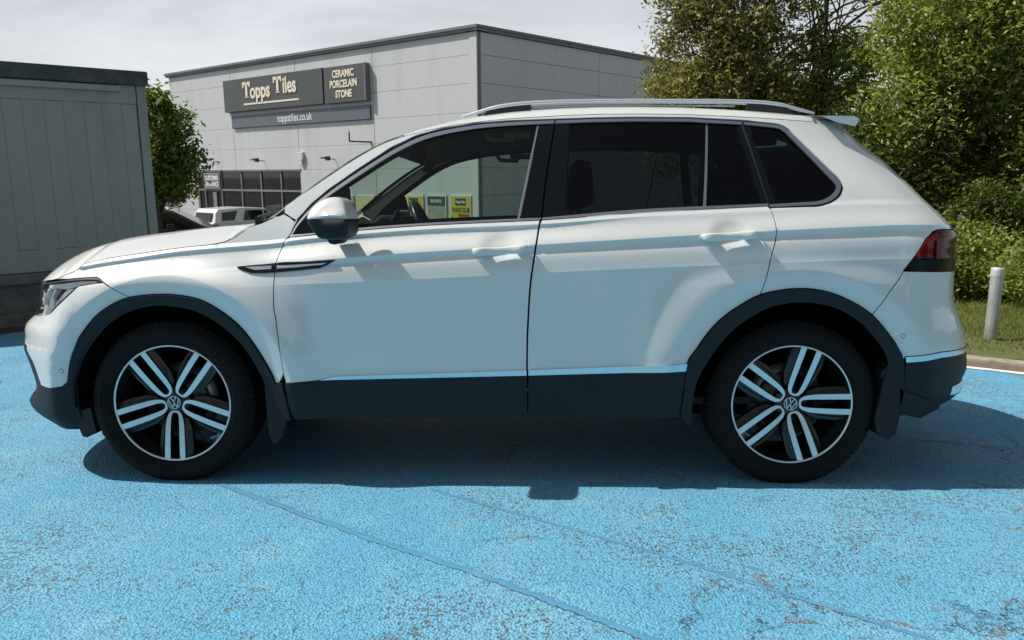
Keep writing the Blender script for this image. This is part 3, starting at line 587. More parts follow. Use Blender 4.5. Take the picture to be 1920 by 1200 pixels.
zC2=tab([-1.8193, -1.1134, -0.5688, -0.3953, -0.0272, 0.232, 0.9208, 1.2304, 1.6257, 1.9243, 2.3155],
          [0.8945, 0.9395, 0.9775, 0.9925, 1.0145, 1.0305, 1.0705, 1.0865, 1.1035, 1.1145, 1.1245])
zUc=tab([-1.8193, -1.1134, -0.8481, -0.5607, 0.001, 0.2542, 0.9541, 1.2344, 1.6318, 2.3155],
          [0.854, 0.899, 0.922, 0.936, 0.967, 0.984, 1.018, 1.038, 1.055, 1.074])
zLi=tab([-1.8193, -1.1134, -0.8532, -0.5143, -0.3116, 0.117, 0.234, 1.058, 1.6096, 2.3155],
          [0.7925, 0.8475, 0.8665, 0.8785, 0.8885, 0.9095, 0.9155, 0.9495, 0.9675, 0.9775])
dwid=tab([-1.8,-1.4,-1.0,-.6,0,.8,1.3,1.75,2.2],[.034,.014,.005,.001,0,0,.002,.020,.04])
yBeltT=tab([-1.75,-1.3,-.8,-.3,.3,1.0,1.4,1.9,2.3],[.795,.815,.832,.842,.848,.846,.838,.812,.78])
CUPS=((.098,1.020,.078,.050),(1.050,1.071,.078,.050))
ARCH=((-1.328,.365,.462),(1.334,.366,.485))
FRX=None; FRA=None; RRA=None
def u1z(z): return U1-sst(1.05,1.55,z)*.55-np.clip(z-1.02,0,9)*.12
def halfw(x,z):
    """half width of the body side at length x and height z"""
    x=np.asarray(x,float); z=np.asarray(z,float); x,z=np.broadcast_arrays(x,z)
    zb=zBelt(x); b=sst(-1.05,-.62,x); c1=1-sst(.1,.9,x)          # door crease / belt crease amounts
    dw=dwid(x); yB=yBeltT(x)
    K=[]  # (z, y, slope above, slope below)
    g=np.clip(z-zb,0,9)
    top=yB-.34*g-.30*g*g-.10*g*sst(.2,1.6,x)
    K.append((zb,yB,-.36+0*x,-.75+0*x))
    K.append((zb-.017,yB+.0125,-.75+0*x,-.5+1.25*c1))
    K.append((zb-.030,yB+.0125-.0055*c1+.006*(1-c1),-.35+0*x,-.35+0*x))
    zs=zC2(x); zu=zUc(x); zl=zLi(x)
    fs=.5*(zs+zb-.03)
    K.append((zs,(.870)+(.906-.870)*b-dw,-.42+0*x,-.42*(1-b)+.70*b))
    K.append((zs-.45*(zs-zu),(.879)+(.8990-.879)*b-dw,-.40*(1-b)-.02*b,-.40*(1-b)-.02*b))
    K.append((zu,(.888)+(.9080-.888)*b-dw,-.36*(1-b)-.30*b,-.36*(1-b)-.30*b))
    K.append((zl,(.902)+(.9195-.902)*b-dw,-.20*(1-b)-.16*b,-.16*(1-b)+.04*b))
    K.append((zl-.05,(.9075)+(.9180-.9075)*b-dw,-.05*(1-b)+.02*b,-.05*(1-b)+.02*b))
    K.append((.60+0*x,.912-dw,.012+0*x,.012+0*x))
    K.append((.49+0*x,.907-dw,.06+0*x,.06+0*x))
    K.append((.31+0*x,.882-dw,.26+0*x,.26+0*x))
    K.append((.16+0*x,.80-dw,1.0+0*x,1.0+0*x))
    y=np.where(z>zb,top,0.0)
    for (za,ya,_,ma),(zc,yc,mc,_) in zip(K[:-1],K[1:]):
        h=za-zc; t=np.clip((za-z)/np.maximum(h,1e-4),0,1)          # 0 at upper knot
        yy=((1+2*t)*(1-t)**2*ya+t*(1-t)**2*(-h*ma)+t*t*(3-2*t)*yc+t*t*(t-1)*(-h*mc))
        y=np.where((z<=za)&(z>zc),yy,y)
    y=np.where(z<=.16,.80-dw,y)
    for cx,cz,rx,rz in CUPS:                                       # finger hollows behind the handles
        q=((x-cx)/rx)**2+((z-cz)/rz)**2; y=y-.017*np.exp(-np.clip(q,0,30)**1.6*1.1)
    return y
def flare(x,z):
    """swollen wheel arch: a ridge round the opening, tucked in towards its edge"""
    y=0.0
    for (ax,az,ar),A in zip(ARCH,(.036,.019)):
        r=np.hypot(x-ax,z-az)-ar
        ridge=np.where(r<.08,1-(np.clip(.08-r,0,9)/.08)**1.12*.85,np.exp(-((r-.08)/.11)**2))
        y=y+A*np.clip(ridge,-.9,1)*sst(.99,.86,z)*np.where(r>.5,0,1)
    return y-.012*sst(.99,.86,z)*(np.exp(-((np.asarray(x)+1.33)/.55)**2)+.5*np.exp(-((np.asarray(x)-1.34)/.55)**2))
def front_len(z): return FRA(z)
def rear_len(z): return RRA(z)
def S(u,z):
    """point on the left body side: u runs along the length, wrapping round nose and tail"""
    u=np.asarray(u,float); z=np.asarray(z,float); u,z=np.broadcast_arrays(u,z)
    U1z=u1z(z)
    k=(U1z-1.0)/(U1-1.0)
    xm=np.where(u>1.0,1.0+(u-1.0)*k,u); xm=np.minimum(np.maximum(xm,U0),U1z)
    y=halfw(xm,z); x=xm
    t=np.clip((U0-u)/LF,0,1); w=np.sin(t*np.pi/2)
    x=np.where(t>0,U0-front_len(z)*w,x); y=np.where(t>0,y*np.clip(1-np.clip(w,0,1)**PF,0,1)**(1/PF),y)
    t=np.clip((u-U1)/LR,0,1); w=np.sin(t*np.pi/2)
    x=np.where(t>0,U1z+rear_len(z)*w,x); y=np.where(t>0,y*np.clip(1-np.clip(w,0,1)**PR,0,1)**(1/PR),y)
    fl=flare(x,z); t=np.clip((U0-u)/LF,0,1); fl=fl*(1-sst(.05,.5,t)); t=np.clip((u-U1)/LR,0,1); fl=fl*(1-sst(.05,.5,t))
    return np.stack([x,-(y+fl),z+0*x],-1)
def Sn(u,z,e=.0012):
    a=S(np.asarray(u)+e,z)-S(np.asarray(u)-e,z); b=S(u,np.asarray(z)+e)-S(u,np.asarray(z)-e)
    n=np.cross(a,b); l=np.linalg.norm(n,axis=-1,keepdims=True)
    return n/np.maximum(l,1e-12)
def make_ends(front,rear):
    """front/rear: rows (z, tangent intercept, slope) of the measured outline -> corner lengths"""
    global FRA,RRA
    zs=[];aa=[]
    for z,x0,k in front:
        q=PF/(PF-1); b=float(halfw(U0,z)); v=(U0-x0)**q-(k*b)**q
        zs.append(z);aa.append(max(v,.02)**(1/q))
    o=np.argsort(zs); FRA=tab(np.array(zs)[o],np.array(aa)[o])
    zs=[];aa=[]
    for z,x0,k in rear:
        q=PR/(PR-1); U=float(u1z(z)); b=float(halfw(U,z)); v=(x0-U)**q-(k*b)**q
        zs.append(z);aa.append(max(v,.02)**(1/q))
    o=np.argsort(zs); RRA=tab(np.array(zs)[o],np.array(aa)[o])
make_ends(
 [(0.1953, -2.3561, 0.6248), (0.2362, -2.4604, 0.65), (0.2693, -2.5262, 0.666), (0.3051, -2.5496, 0.6717), (0.3331, -2.5257, 0.6659), (0.3914, -2.5137, 0.663), (0.4798, -2.5375, 0.6687), (0.5701, -2.5669, 0.6758), (0.6001, -2.5471, 0.671), (0.6399, -2.5495, 0.6716), (0.6722, -2.5369, 0.6686), (0.7044, -2.4936, 0.6581), (0.7389, -2.4693, 0.6522), (0.8005, -2.4542, 0.6485), (0.8617, -2.4362, 0.6442), (0.9367, -2.3862, 0.6322)],
 [(0.20079999999999998, 2.1146, 0.45539999999999997), (0.2478, 2.1986, 0.4784), (0.2678, 2.2997, 0.5029), (0.3026, 2.3993, 0.527), (0.3521, 2.5116, 0.5542), (0.3816, 2.5374, 0.5604), (0.4111, 2.5294, 0.5585), (0.465, 2.5531, 0.5642), (0.5309, 2.5476, 0.5629), (0.5771, 2.5466, 0.5627), (0.6303, 2.5338, 0.5596), (0.6858, 2.5069, 0.553), (0.7387, 2.4774, 0.5459), (0.7842, 2.4598, 0.5416), (0.9079, 2.4554, 0.5406), (1.0163, 2.4549, 0.5405), (1.0726, 2.4531, 0.54), (1.1124, 2.4114, 0.5299), (1.1872, 2.3203, 0.5079), (1.3289, 2.1427, 0.4648), (1.4189, 2.0272, 0.4369), (1.5107, 1.8985, 0.4057), (1.5776999999999999, 1.8085, 0.3897)])

# ================================================================ the white car
M_paint=mat('white_car_paint',(.69,.705,.685),.40,spec=.5,coat=1.0,coatr=.02)
M_clad2=mat('grained_black_plastic',(.011,.015,.018),.55,spec=.3,bump=.12,bscale=900)
M_gblack=mat('gloss_black',(.004,.005,.007),.06,spec=.38)
M_rubber=mat('black_seal',(.008,.008,.009),.6); M_dark=mat('dark_inner_shell',(.003,.003,.0035),.9,spec=.1)
M_chrome=mat('satin_chrome',(.74,.75,.78),.16,metal=1.0); M_rail=mat('anodised_rail',(.70,.72,.74),.38,metal=.6)
M_tyre=mat('tyre_rubber',(.008,.0085,.009),.8,spec=.2,noise=.2,nscale=40); M_alu=mat('machined_alloy',(.72,.74,.76),.30,metal=.85); M_wblk=mat('wheel_black',(.006,.0065,.007),.35,coat=.25)
M_disc=mat('brake_steel',(.30,.30,.30),.35,metal=.9,noise=.2,nscale=80)
M_gfront=glass('clear_side_glass',(.66,.76,.70)); M_grear=glass('privacy_glass',(.20,.25,.27),ior=1.45); M_screen=glass('windscreen_glass',(.70,.80,.75)); M_lens=glass('lamp_lens',(.99,.99,.99),ior=1.22)
M_redd=mat('lamp_red_dark',(.05,.002,.003),.07,spec=.25); M_redb=mat('lamp_red',(.20,.005,.006),.08,spec=.25); M_blkl=mat('lamp_smoke',(.006,.002,.002),.15,spec=.25)
M_silv=mat('lamp_reflector',(.70,.72,.74),.18,metal=.9); M_led=mat('lamp_white',(.92,.93,.94),.3,spec=.6); M_grey=mat('lamp_grey',(.50,.51,.52),.35)
M_trimi=mat('interior_dark',(.016,.017,.018),.75); M_head=mat('interior_headliner',(.16,.165,.16),.9); M_pillar=mat('interior_pillar_trim',(.55,.55,.50),.85); M_seat=mat('interior_seat',(.022,.022,.024),.8,noise=.2,nscale=60); M_leath=mat('steering_leather',(.014,.014,.015),.35)
TAB={
 'fd_front':[(-0.8112,1.069),(-0.8222,1.0568),(-0.8473,0.9867),(-0.8567,0.9074),(-0.8586,0.8279),(-0.8554,0.7682),(-0.8469,0.7181),(-0.8352,0.6071),(-0.8248,0.4808)],
 'fd_front_clad':[(-0.8248,0.4808),(-0.8198,0.4526),(-0.8014,0.3531),(-0.7865,0.2895)],
 'mid_seam':[(0.2613,1.1336),(0.2429,1.025),(0.2238,0.8966),(0.2159,0.8118),(0.2076,0.6475),(0.2054,0.5068),(0.206,0.4812),(0.208,0.3962),(0.21,0.3003)],
 'rd_rear':[(1.2602,1.1883),(1.2524,1.1463),(1.2415,1.0961),(1.2357,1.059),(1.2154,0.9918),(1.1929,0.8938),(1.1752,0.8243)],
 'belt_bot':[(-0.8063,1.0656),(-0.5199,1.0927),(-0.2234,1.1137),(0.2635,1.1343),(0.7254,1.1667),(1.2602,1.1883),(1.4977,1.1938)],
 'clad_top':[(-0.8562,0.4476),(-0.6765,0.4595),(0.2053,0.4812),(0.8857,0.501)],
 'chrome_top':[(-0.6764,0.4606),(-0.6248,0.4767),(0.2054,0.5056),(0.8839,0.5339)],
 'clad_bot':[(-0.7865,0.2895),(-0.4607,0.2863),(0.2047,0.3003),(0.8535,0.2973)],
 'fa_out':[(-1.8304,0.4295),(-1.7963,0.5138),(-1.7544,0.5883),(-1.702,0.662),(-1.6375,0.7345),(-1.5609,0.7862),(-1.4877,0.8144),(-1.3846,0.8264),(-1.2799,0.8241),(-1.1848,0.8063),(-1.1035,0.7654),(-1.0134,0.6935),(-0.9453,0.6006),(-0.8876,0.4968),(-0.8695,0.4441)],
 'fa_in':[(-1.7722,0.2281),(-1.7849,0.3463),(-1.7715,0.4462),(-1.7272,0.5321),(-1.6696,0.6168),(-1.5891,0.7007),(-1.5012,0.7525),(-1.3951,0.779),(-1.2913,0.7748),(-1.1975,0.7521),(-1.1062,0.7006),(-1.0258,0.6278),(-0.9672,0.5442),(-0.9195,0.4389),(-0.9085,0.3408),(-0.9079,0.2651)],
 'ra_out':[(0.8534,0.2985),(0.868,0.4312),(0.8825,0.5387),(0.92,0.6),(0.9689,0.6724),(1.0267,0.733),(1.0945,0.7821),(1.1729,0.8243),(1.2602,0.8439),(1.3389,0.8503),(1.4187,0.8432),(1.5,0.8204),(1.5919,0.7752),(1.6551,0.7288),(1.7203,0.6574),(1.7835,0.5757),(1.8022,0.5343)],
 'ra_in':[(0.9123,0.2431),(0.9119,0.3687),(0.929,0.4635),(0.9767,0.5557),(1.0344,0.6378),(1.102,0.7036),(1.1988,0.7644),(1.287,0.7889),(1.3663,0.7931),(1.4671,0.777),(1.5603,0.7336),(1.6352,0.672),(1.7006,0.5943),(1.7304,0.532),(1.7565,0.4362),(2.3942,0.2539)],
 'lamp':[(-1.6362,0.8972),(-1.6124,0.89),(-1.5897,0.8762),(-1.6437,0.8702),(-1.7066,0.8606),(-1.7238,0.8495),(-1.7545,0.8339),(-1.8244,0.7954),(-1.9162,0.7524),(-1.9529,0.7396),(-1.994,0.7331),(-2.0578,0.7287),(-2.0955,0.7266),(-2.36,0.715),(-2.36,0.842),(-2.3452,0.8583),(-1.8256,0.886)],
 'fend_seam':[(-1.5897,0.8762),(-1.5036,0.8111)],
 'bump_low':[(-2.0568,0.4156),(-1.9221,0.427),(-1.8304,0.4295)],
 'gill':[(-2.4207,0.5754),(-2.4682,0.5499),(-2.4584,0.4811),(-2.0623,0.4661),(-2.5106,0.3451)],
 'bump_bot':[(-2.2879,0.27),(-2.0249,0.2765),(-1.8907,0.2463),(-1.7986,0.2322),(-1.7722,0.2281)],
 'tlamp':[(1.9922,1.0792),(2.0352,1.0866),(2.615,1.0843),(2.2172,1.0918),(2.3,1.095),(2.3,0.925),(2.4366,0.9048),(1.7822,0.9185),(1.8718,1.0014),(1.919,1.0491)],
 'rb_seam':[(1.7822,0.9185),(1.7084,0.8315),(1.654,0.7368)],
 'rb_chrome':[(1.7972,0.5631),(1.864,0.5703),(1.999,0.5789),(2.5626,0.5263)],
 'rb_chrome_b':[(1.8031,0.5376),(1.8728,0.5461),(2.0011,0.556),(2.2007,0.561)],
 'rb_bot':[(1.8226,0.2997),(1.9308,0.321),(2.0366,0.3487),(2.1693,0.3731)],
 'rear_edge':[(2.4752,1.6103),(2.4984,1.5573),(2.5089,1.5235),(2.4844,1.4237),(2.4589,1.3341),(2.3039,1.1869),(2.3585,1.1518),(2.4007,1.1193),(2.2006,1.0931)],
 'gh_f':[(-0.8112,1.069),(-0.7807,1.1366),(-0.7193,1.2092),(-0.6499,1.2692),(-0.5297,1.3566),(-0.3882,1.4528),(-0.2781,1.5061),(-0.1685,1.5365),(-0.0191,1.56)],
 'gh_out':[(-0.8112,1.069),(-0.7807,1.1366),(-0.7499,1.1728),(-0.7193,1.2092),(-0.6846,1.2391),(-0.6499,1.2692),(-0.6099,1.2982),(-0.5698,1.3273),(-0.5297,1.3566),(-0.4944,1.3805),(-0.4591,1.4045),(-0.4236,1.4285),(-0.3882,1.4528),(-0.3332,1.4794),(-0.2781,1.5061),(-0.2233,1.5213),(-0.1685,1.5365),(-0.1187,1.5443),(-0.0689,1.5521),(-0.0191,1.56),(0.0307,1.5632),(0.0804,1.5664),(0.1301,1.5697),(0.18,1.5709),(0.2299,1.5721),(0.2797,1.5733),(0.3295,1.5746),(0.3841,1.576),(0.4386,1.5774),(0.4931,1.5789),(0.5374,1.5793),(0.5817,1.5798),(0.626,1.5803),(0.6703,1.5808),(0.7182,1.5802),(0.7662,1.5796),(0.8142,1.579),(0.8621,1.5785),(0.9101,1.5779),(0.9574,1.5752),(1.0257,1.5724),(1.2895,1.5696),(1.5519,1.5669),(1.7628,1.5641),(1.8164,1.5585),(1.8698,1.553),(1.9237,1.5479),(1.9514,1.5407),(1.9689,1.5238),(1.9724,1.4922),(1.966,1.4608),(1.951,1.4295),(1.9301,1.3974),(1.9081,1.3656),(1.8823,1.3342),(1.8528,1.3031),(1.8059,1.2736),(1.7135,1.24),(1.6094,1.209),(1.5371,1.1936),(1.4883,1.1871),(1.4295,1.1858),(1.371,1.1844),(1.3128,1.183),(1.2548,1.1816)],
 'ch_out':[(-0.804,1.0668),(-0.7751,1.1242),(-0.7158,1.1954),(-0.6465,1.2557),(-0.5262,1.343),(-0.3845,1.4349),(-0.276,1.4915),(-0.1679,1.5242),(-0.0188,1.5493),(0.1302,1.561),(0.327,1.5677)],
 'ch_in':[(-0.793,1.078),(-0.7656,1.123),(-0.707,1.1885),(-0.6386,1.2453),(-0.5204,1.3277),(-0.3788,1.4205),(-0.2714,1.4744),(-0.167,1.5059),(-0.0182,1.5321),(0.1304,1.545),(0.3245,1.5537)],
 'chr_out':[(0.334,1.5676),(0.387,1.5689),(0.4399,1.5702),(0.4928,1.5715),(0.5371,1.5719),(0.5813,1.5724),(0.6255,1.5729),(0.6698,1.5734),(0.7177,1.5728),(0.7656,1.5722),(0.8135,1.5716),(0.8614,1.5711),(0.9094,1.5705),(0.9566,1.5677),(1.0206,1.5649),(1.2823,1.5621),(1.5426,1.5593),(1.7604,1.5565)],
 'chr_in':[(0.3326,1.5536),(0.3859,1.555),(0.4391,1.5565),(0.4923,1.5579),(0.5365,1.5584),(0.5806,1.5589),(0.6248,1.5594),(0.6689,1.5599),(0.7167,1.5593),(0.7645,1.5587),(0.8124,1.5581),(0.8602,1.5575),(0.908,1.557),(0.9546,1.554),(1.0064,1.551),(1.2616,1.548),(1.5148,1.545),(1.7531,1.5421)],
 'chq_out':[(1.7653,1.5555),(1.8166,1.5507),(1.8677,1.546),(1.9192,1.5417),(1.946,1.5346),(1.9586,1.5188),(1.961,1.4872),(1.9532,1.4558),(1.9374,1.4247),(1.9154,1.3921),(1.8917,1.3598),(1.8635,1.3279),(1.8322,1.2963),(1.7937,1.2714),(1.7127,1.2423),(1.6145,1.2134),(1.5441,1.1981),(1.4945,1.1916),(1.4349,1.1896),(1.3759,1.1877),(1.3173,1.1858),(1.2592,1.1838)],
 'chq_in':[(1.7683,1.5419),(1.8116,1.5372),(1.8546,1.5326),(1.8978,1.5281),(1.9231,1.5209),(1.9334,1.5064),(1.9309,1.4733),(1.9181,1.4405),(1.8981,1.408),(1.8751,1.3767),(1.8486,1.3459),(1.8178,1.3153),(1.7849,1.2851),(1.7593,1.2692),(1.6981,1.2491),(1.6144,1.2258),(1.5539,1.2126),(1.5122,1.2072),(1.4493,1.2044),(1.3874,1.2016),(1.3263,1.1989),(1.266,1.1961)],
 'fg_bot':[(-0.8023,1.0758),(-0.7115,1.0822),(-0.5204,1.1028),(-0.2237,1.1238),(0.1693,1.1412),(0.2681,1.1438)],
 'fch_bot':[(-0.8062,1.065),(-0.5199,1.0927),(-0.2234,1.1137),(0.2624,1.1341)],
 'rch_bot':[(0.2702,1.128),(0.7254,1.1667),(1.2588,1.1883)],
 'rg_bot':[(0.2725,1.1447),(0.726,1.18),(1.2631,1.1994)],
 'b_trim':[(0.252,1.5484),(0.2602,1.5483),(0.1771,1.1407),(0.167,1.1408)],
 'b_seam':[(0.3294,1.5672),(0.3067,1.4371),(0.2848,1.2978),(0.2658,1.1381)],
 'b_rear':[(0.3937,1.5529),(0.3811,1.3661),(0.3707,1.1531)],
 'q_trim':[(0.9978,1.5503),(1.0391,1.5502),(0.9601,1.1864),(0.9479,1.1859)],
 'd_pil':[(1.7536,1.5433),(1.7029,1.4981),(1.5877,1.4537),(1.4832,1.4099),(1.404,1.3666),(1.3474,1.3239),(1.3077,1.2816),(1.2803,1.2398),(1.2623,1.1983),(1.2284,1.1963),(1.2435,1.2381),(1.2665,1.2804),(1.3003,1.323),(1.3486,1.3662),(1.4165,1.4099),(1.5062,1.4541),(1.6042,1.499),(1.6562,1.5446)],
 'q_pil':[(1.7924,1.5393),(1.7748,1.4948),(1.709,1.4509),(1.5778,1.4076),(1.4797,1.3649),(1.4097,1.3227),(1.3604,1.2809),(1.3262,1.2396),(1.303,1.1986),(1.2668,1.1972),(1.2864,1.2386),(1.3158,1.2805),(1.3584,1.3227),(1.4193,1.3654),(1.5047,1.4086),(1.6189,1.4524),(1.7478,1.4969),(1.7657,1.542)],
 'pil_edge':[(-0.8448,1.1665),(-0.7876,1.1344)],
 'E_a':[(-0.8475,1.1963),(-0.6906,1.3013),(-0.6014,1.3638),(-0.5115,1.4222),(-0.4205,1.4716),(-0.3232,1.5067)],
 'E_b':[(-0.3232,1.5067),(-0.2824,1.5172),(-0.2415,1.5277),(-0.1687,1.5414),(-0.0936,1.5553),(-0.0348,1.5625),(0.0241,1.5698),(0.0829,1.5746),(0.1418,1.5794),(0.1888,1.5818),(0.2358,1.5841),(0.2828,1.5865),(0.3297,1.589),(0.3766,1.5914),(0.4313,1.5928),(0.4859,1.5942),(0.5405,1.5957),(0.595,1.5956),(0.6494,1.5955),(0.7039,1.5954),(0.7506,1.5946),(0.7972,1.5938),(0.8439,1.593),(0.8906,1.5922),(0.9371,1.5899),(0.9835,1.5877),(1.1698,1.5854),(1.4322,1.5831),(1.6927,1.5804),(1.7918,1.5775),(1.8457,1.5749),(1.9001,1.5716),(1.9561,1.5688),(2.0149,1.5664),(2.0941,1.5635),(2.1867,1.5621),(2.3258,1.5651),(2.4984,1.5573)],
 'blade':[(-1.0234,0.9379),(-1.0009,0.9423),(-0.845,0.9583),(-0.7524,0.9643),(-0.5967,0.9731),(-0.6281,0.9517),(-0.6612,0.9375),(-0.7527,0.9276),(-0.8526,0.9185),(-0.9152,0.9151),(-0.9616,0.9161),(-0.9982,0.927)],
 'blade_in':[(-0.9929,0.9368),(-0.8454,0.9471),(-0.6343,0.9618),(-0.6576,0.9473),(-0.7535,0.9363),(-0.8534,0.9283),(-0.9395,0.9227)],
 'sens_f':[(-1.8438,0.4937)],
 'sens_r':[(1.7853,0.6495)],
 'hnd_f':[(-0.0278,1.0185),(0.0119,1.0237),(0.067,1.0275),(0.1675,1.0351),(0.2141,1.0297),(0.2163,1.0196),(0.2007,0.9997),(0.1785,0.9942),(0.1494,0.9929),(0.0778,0.9929),(0.0381,0.9847),(-0.0062,0.985),(-0.024,0.9984)],
 'hnd_r':[(0.9241,1.0736),(0.9645,1.0788),(1.0065,1.0828),(1.1173,1.09),(1.1636,1.0878),(1.1654,1.0768),(1.1525,1.0571),(1.1269,1.0517),(1.1018,1.0484),(1.0307,1.0507),(0.9959,1.0445),(0.9503,1.0427),(0.9301,1.056)],
 'cup_f':[(0.0959,1.0196)],
 'cup_r':[(1.0561,1.0749)],
 'mflap_f':[(-0.9208,0.4304),(-0.9314,0.1938),(-0.9234,0.1495),(-0.8539,0.2051),(-0.8203,0.3265),(-0.8639,0.4388)],
 'sail':[(-0.7928,1.0746),(-0.7656,1.123),(-0.707,1.1885),(-0.6386,1.2453),(-0.5718,1.2933),(-0.5588,1.2769),(-0.5273,1.1021),(-0.6745,1.0854)]}
PLN={
 'rail':[(-0.0886,1.6014),(-0.0593,1.6094),(-0.0301,1.6169),(0.0064,1.6265),(0.0476,1.6368),(0.0913,1.6447),(0.1397,1.6513),(0.2242,1.6581),(0.3809,1.6633),(0.5972,1.6647),(0.9564,1.6616),(1.0996,1.6594),(1.2474,1.6539),(1.3406,1.6433),(1.3861,1.6336),(1.4174,1.6254),(1.4726,1.6119),(1.4967,1.6047)],
 'infill_f':[(-0.0132,1.6078),(0.0305,1.6216),(0.0912,1.6364),(0.1517,1.6441),(0.2242,1.6494),(0.2241,1.6294)],
 'infill_r':[(1.1954,1.6458),(1.2908,1.6391),(1.3626,1.6292),(1.4322,1.6122),(1.1961,1.6236)],
 'spoiler':[(1.5584,1.588),(1.6496,1.5781),(1.671,1.5688),(1.6593,1.5253),(1.6507,1.5115)],
 'mirror':[(-0.6643,1.1322),(-0.6611,1.1578),(-0.647,1.1854),(-0.6245,1.2087),(-0.598,1.2245),(-0.5698,1.2307),(-0.5418,1.2273),(-0.5208,1.2113),(-0.5044,1.1847),(-0.4967,1.157),(-0.4932,1.1313),(-0.4945,1.0886),(-0.5059,1.0715),(-0.5257,1.063),(-0.5758,1.0589),(-0.619,1.0656),(-0.6377,1.0893),(-0.6541,1.1151)],
 'mirror_foot':[(-0.6319,1.0797),(-0.5636,1.0793),(-0.5625,1.0466),(-0.574,1.0335),(-0.5962,1.0293),(-0.6159,1.0359),(-0.6307,1.0535)],
 'mflap_r':[(1.6862,0.2898),(1.6988,0.2264),(1.7225,0.2076),(1.7479,0.1982),(1.7803,0.2265),(1.7919,0.2993),(1.7862,0.4343),(1.7539,0.5266),(1.7271,0.5266)],
 'mflap_f':[(-0.9224,0.434),(-0.9162,0.2943),(-0.9107,0.2107),(-0.8969,0.1724),(-0.8769,0.1796),(-0.8521,0.2084),(-0.8332,0.2658),(-0.8263,0.3182),(-0.8461,0.401),(-0.8771,0.4364)],
 'fflap':[(-1.7609,0.3364),(-1.7436,0.2521),(-1.7282,0.2037),(-1.6764,0.2256),(-1.6913,0.3124)],
 'cowl_far':[(-1.3882,1.1095),(-1.2724,1.1231),(-1.2151,1.12)],
 'exh':[(2.0959,0.3925),(2.1011,0.4192),(2.1403,0.4289),(2.1486,0.4095),(2.1366,0.3804),(2.1101,0.3561)]}
car=thing('white_suv','white five door car with black wheel arches parked across the blue bays','car',(0,0,0)); car.rotation_euler=(-SLOPE,0,0)
LEFT=[]
def dens(poly,step=.014,closed=True):
    out=[]; n=len(poly)
    for i in range(n if closed else n-1):
        a=np.array(poly[i],float); b=np.array(poly[(i+1)%n],float); k=max(1,int(math.ceil(np.hypot(*(b-a))/step)))
        for j in range(k): out.append(a+(b-a)*j/k)
    if not closed: out.append(np.array(poly[-1],float))
    return np.array(out)
def smooth(poly,step=.012):
    """Catmull-Rom through open points"""
    P=np.array(poly,float); P=np.vstack([2*P[0]-P[1],P,2*P[-1]-P[-2]]); out=[]
    for i in range(1,len(P)-2):
        a,b,c,d=P[i-1:i+3]; k=max(1,int(np.hypot(*(c-b))/step))
        for j in range(k):
            t=j/k; out.append(.5*((2*b)+(-a+c)*t+(2*a-5*b+4*c-d)*t*t+(-a+3*b-3*c+d)*t**3))
    out.append(P[-2]); return [tuple(q) for q in out]
def inside(poly,pts):
    x,y=pts[:,0],pts[:,1]; r=np.zeros(len(pts),bool); n=len(poly); j=n-1
    for i in range(n):
        xi,yi=poly[i]; xj,yj=poly[j]
        if yi!=yj:
            c=((yi>y)!=(yj>y))&(x<(xj-xi)*(y-yi)/(yj-yi)+xi); r^=c
        j=i
    return r
def inset(P,g):
    n=len(P); A=.5*np.sum(P[:,0]*np.roll(P[:,1],-1)-np.roll(P[:,0],-1)*P[:,1]); s=1 if A>0 else -1
    e=np.roll(P,-1,0)-P; e/=np.maximum(np.linalg.norm(e,axis=1,keepdims=True),1e-9); nr=np.stack([-e[:,1],e[:,0]],1)*s
    m=nr+np.roll(nr,1,0); m/=np.maximum((m*nr).sum(1,keepdims=True),.35); 
    return P+m*g
def polydist(pts,P):
    out=np.full(len(pts),9.0); Q=np.roll(P,-1,0)
    for a,b in zip(P,Q):
        ab=b-a; t=np.clip(((pts-a)@ab)/max(ab@ab,1e-12),0,1); out=np.minimum(out,np.hypot(*(pts-a-t[:,None]*ab).T))
    return out
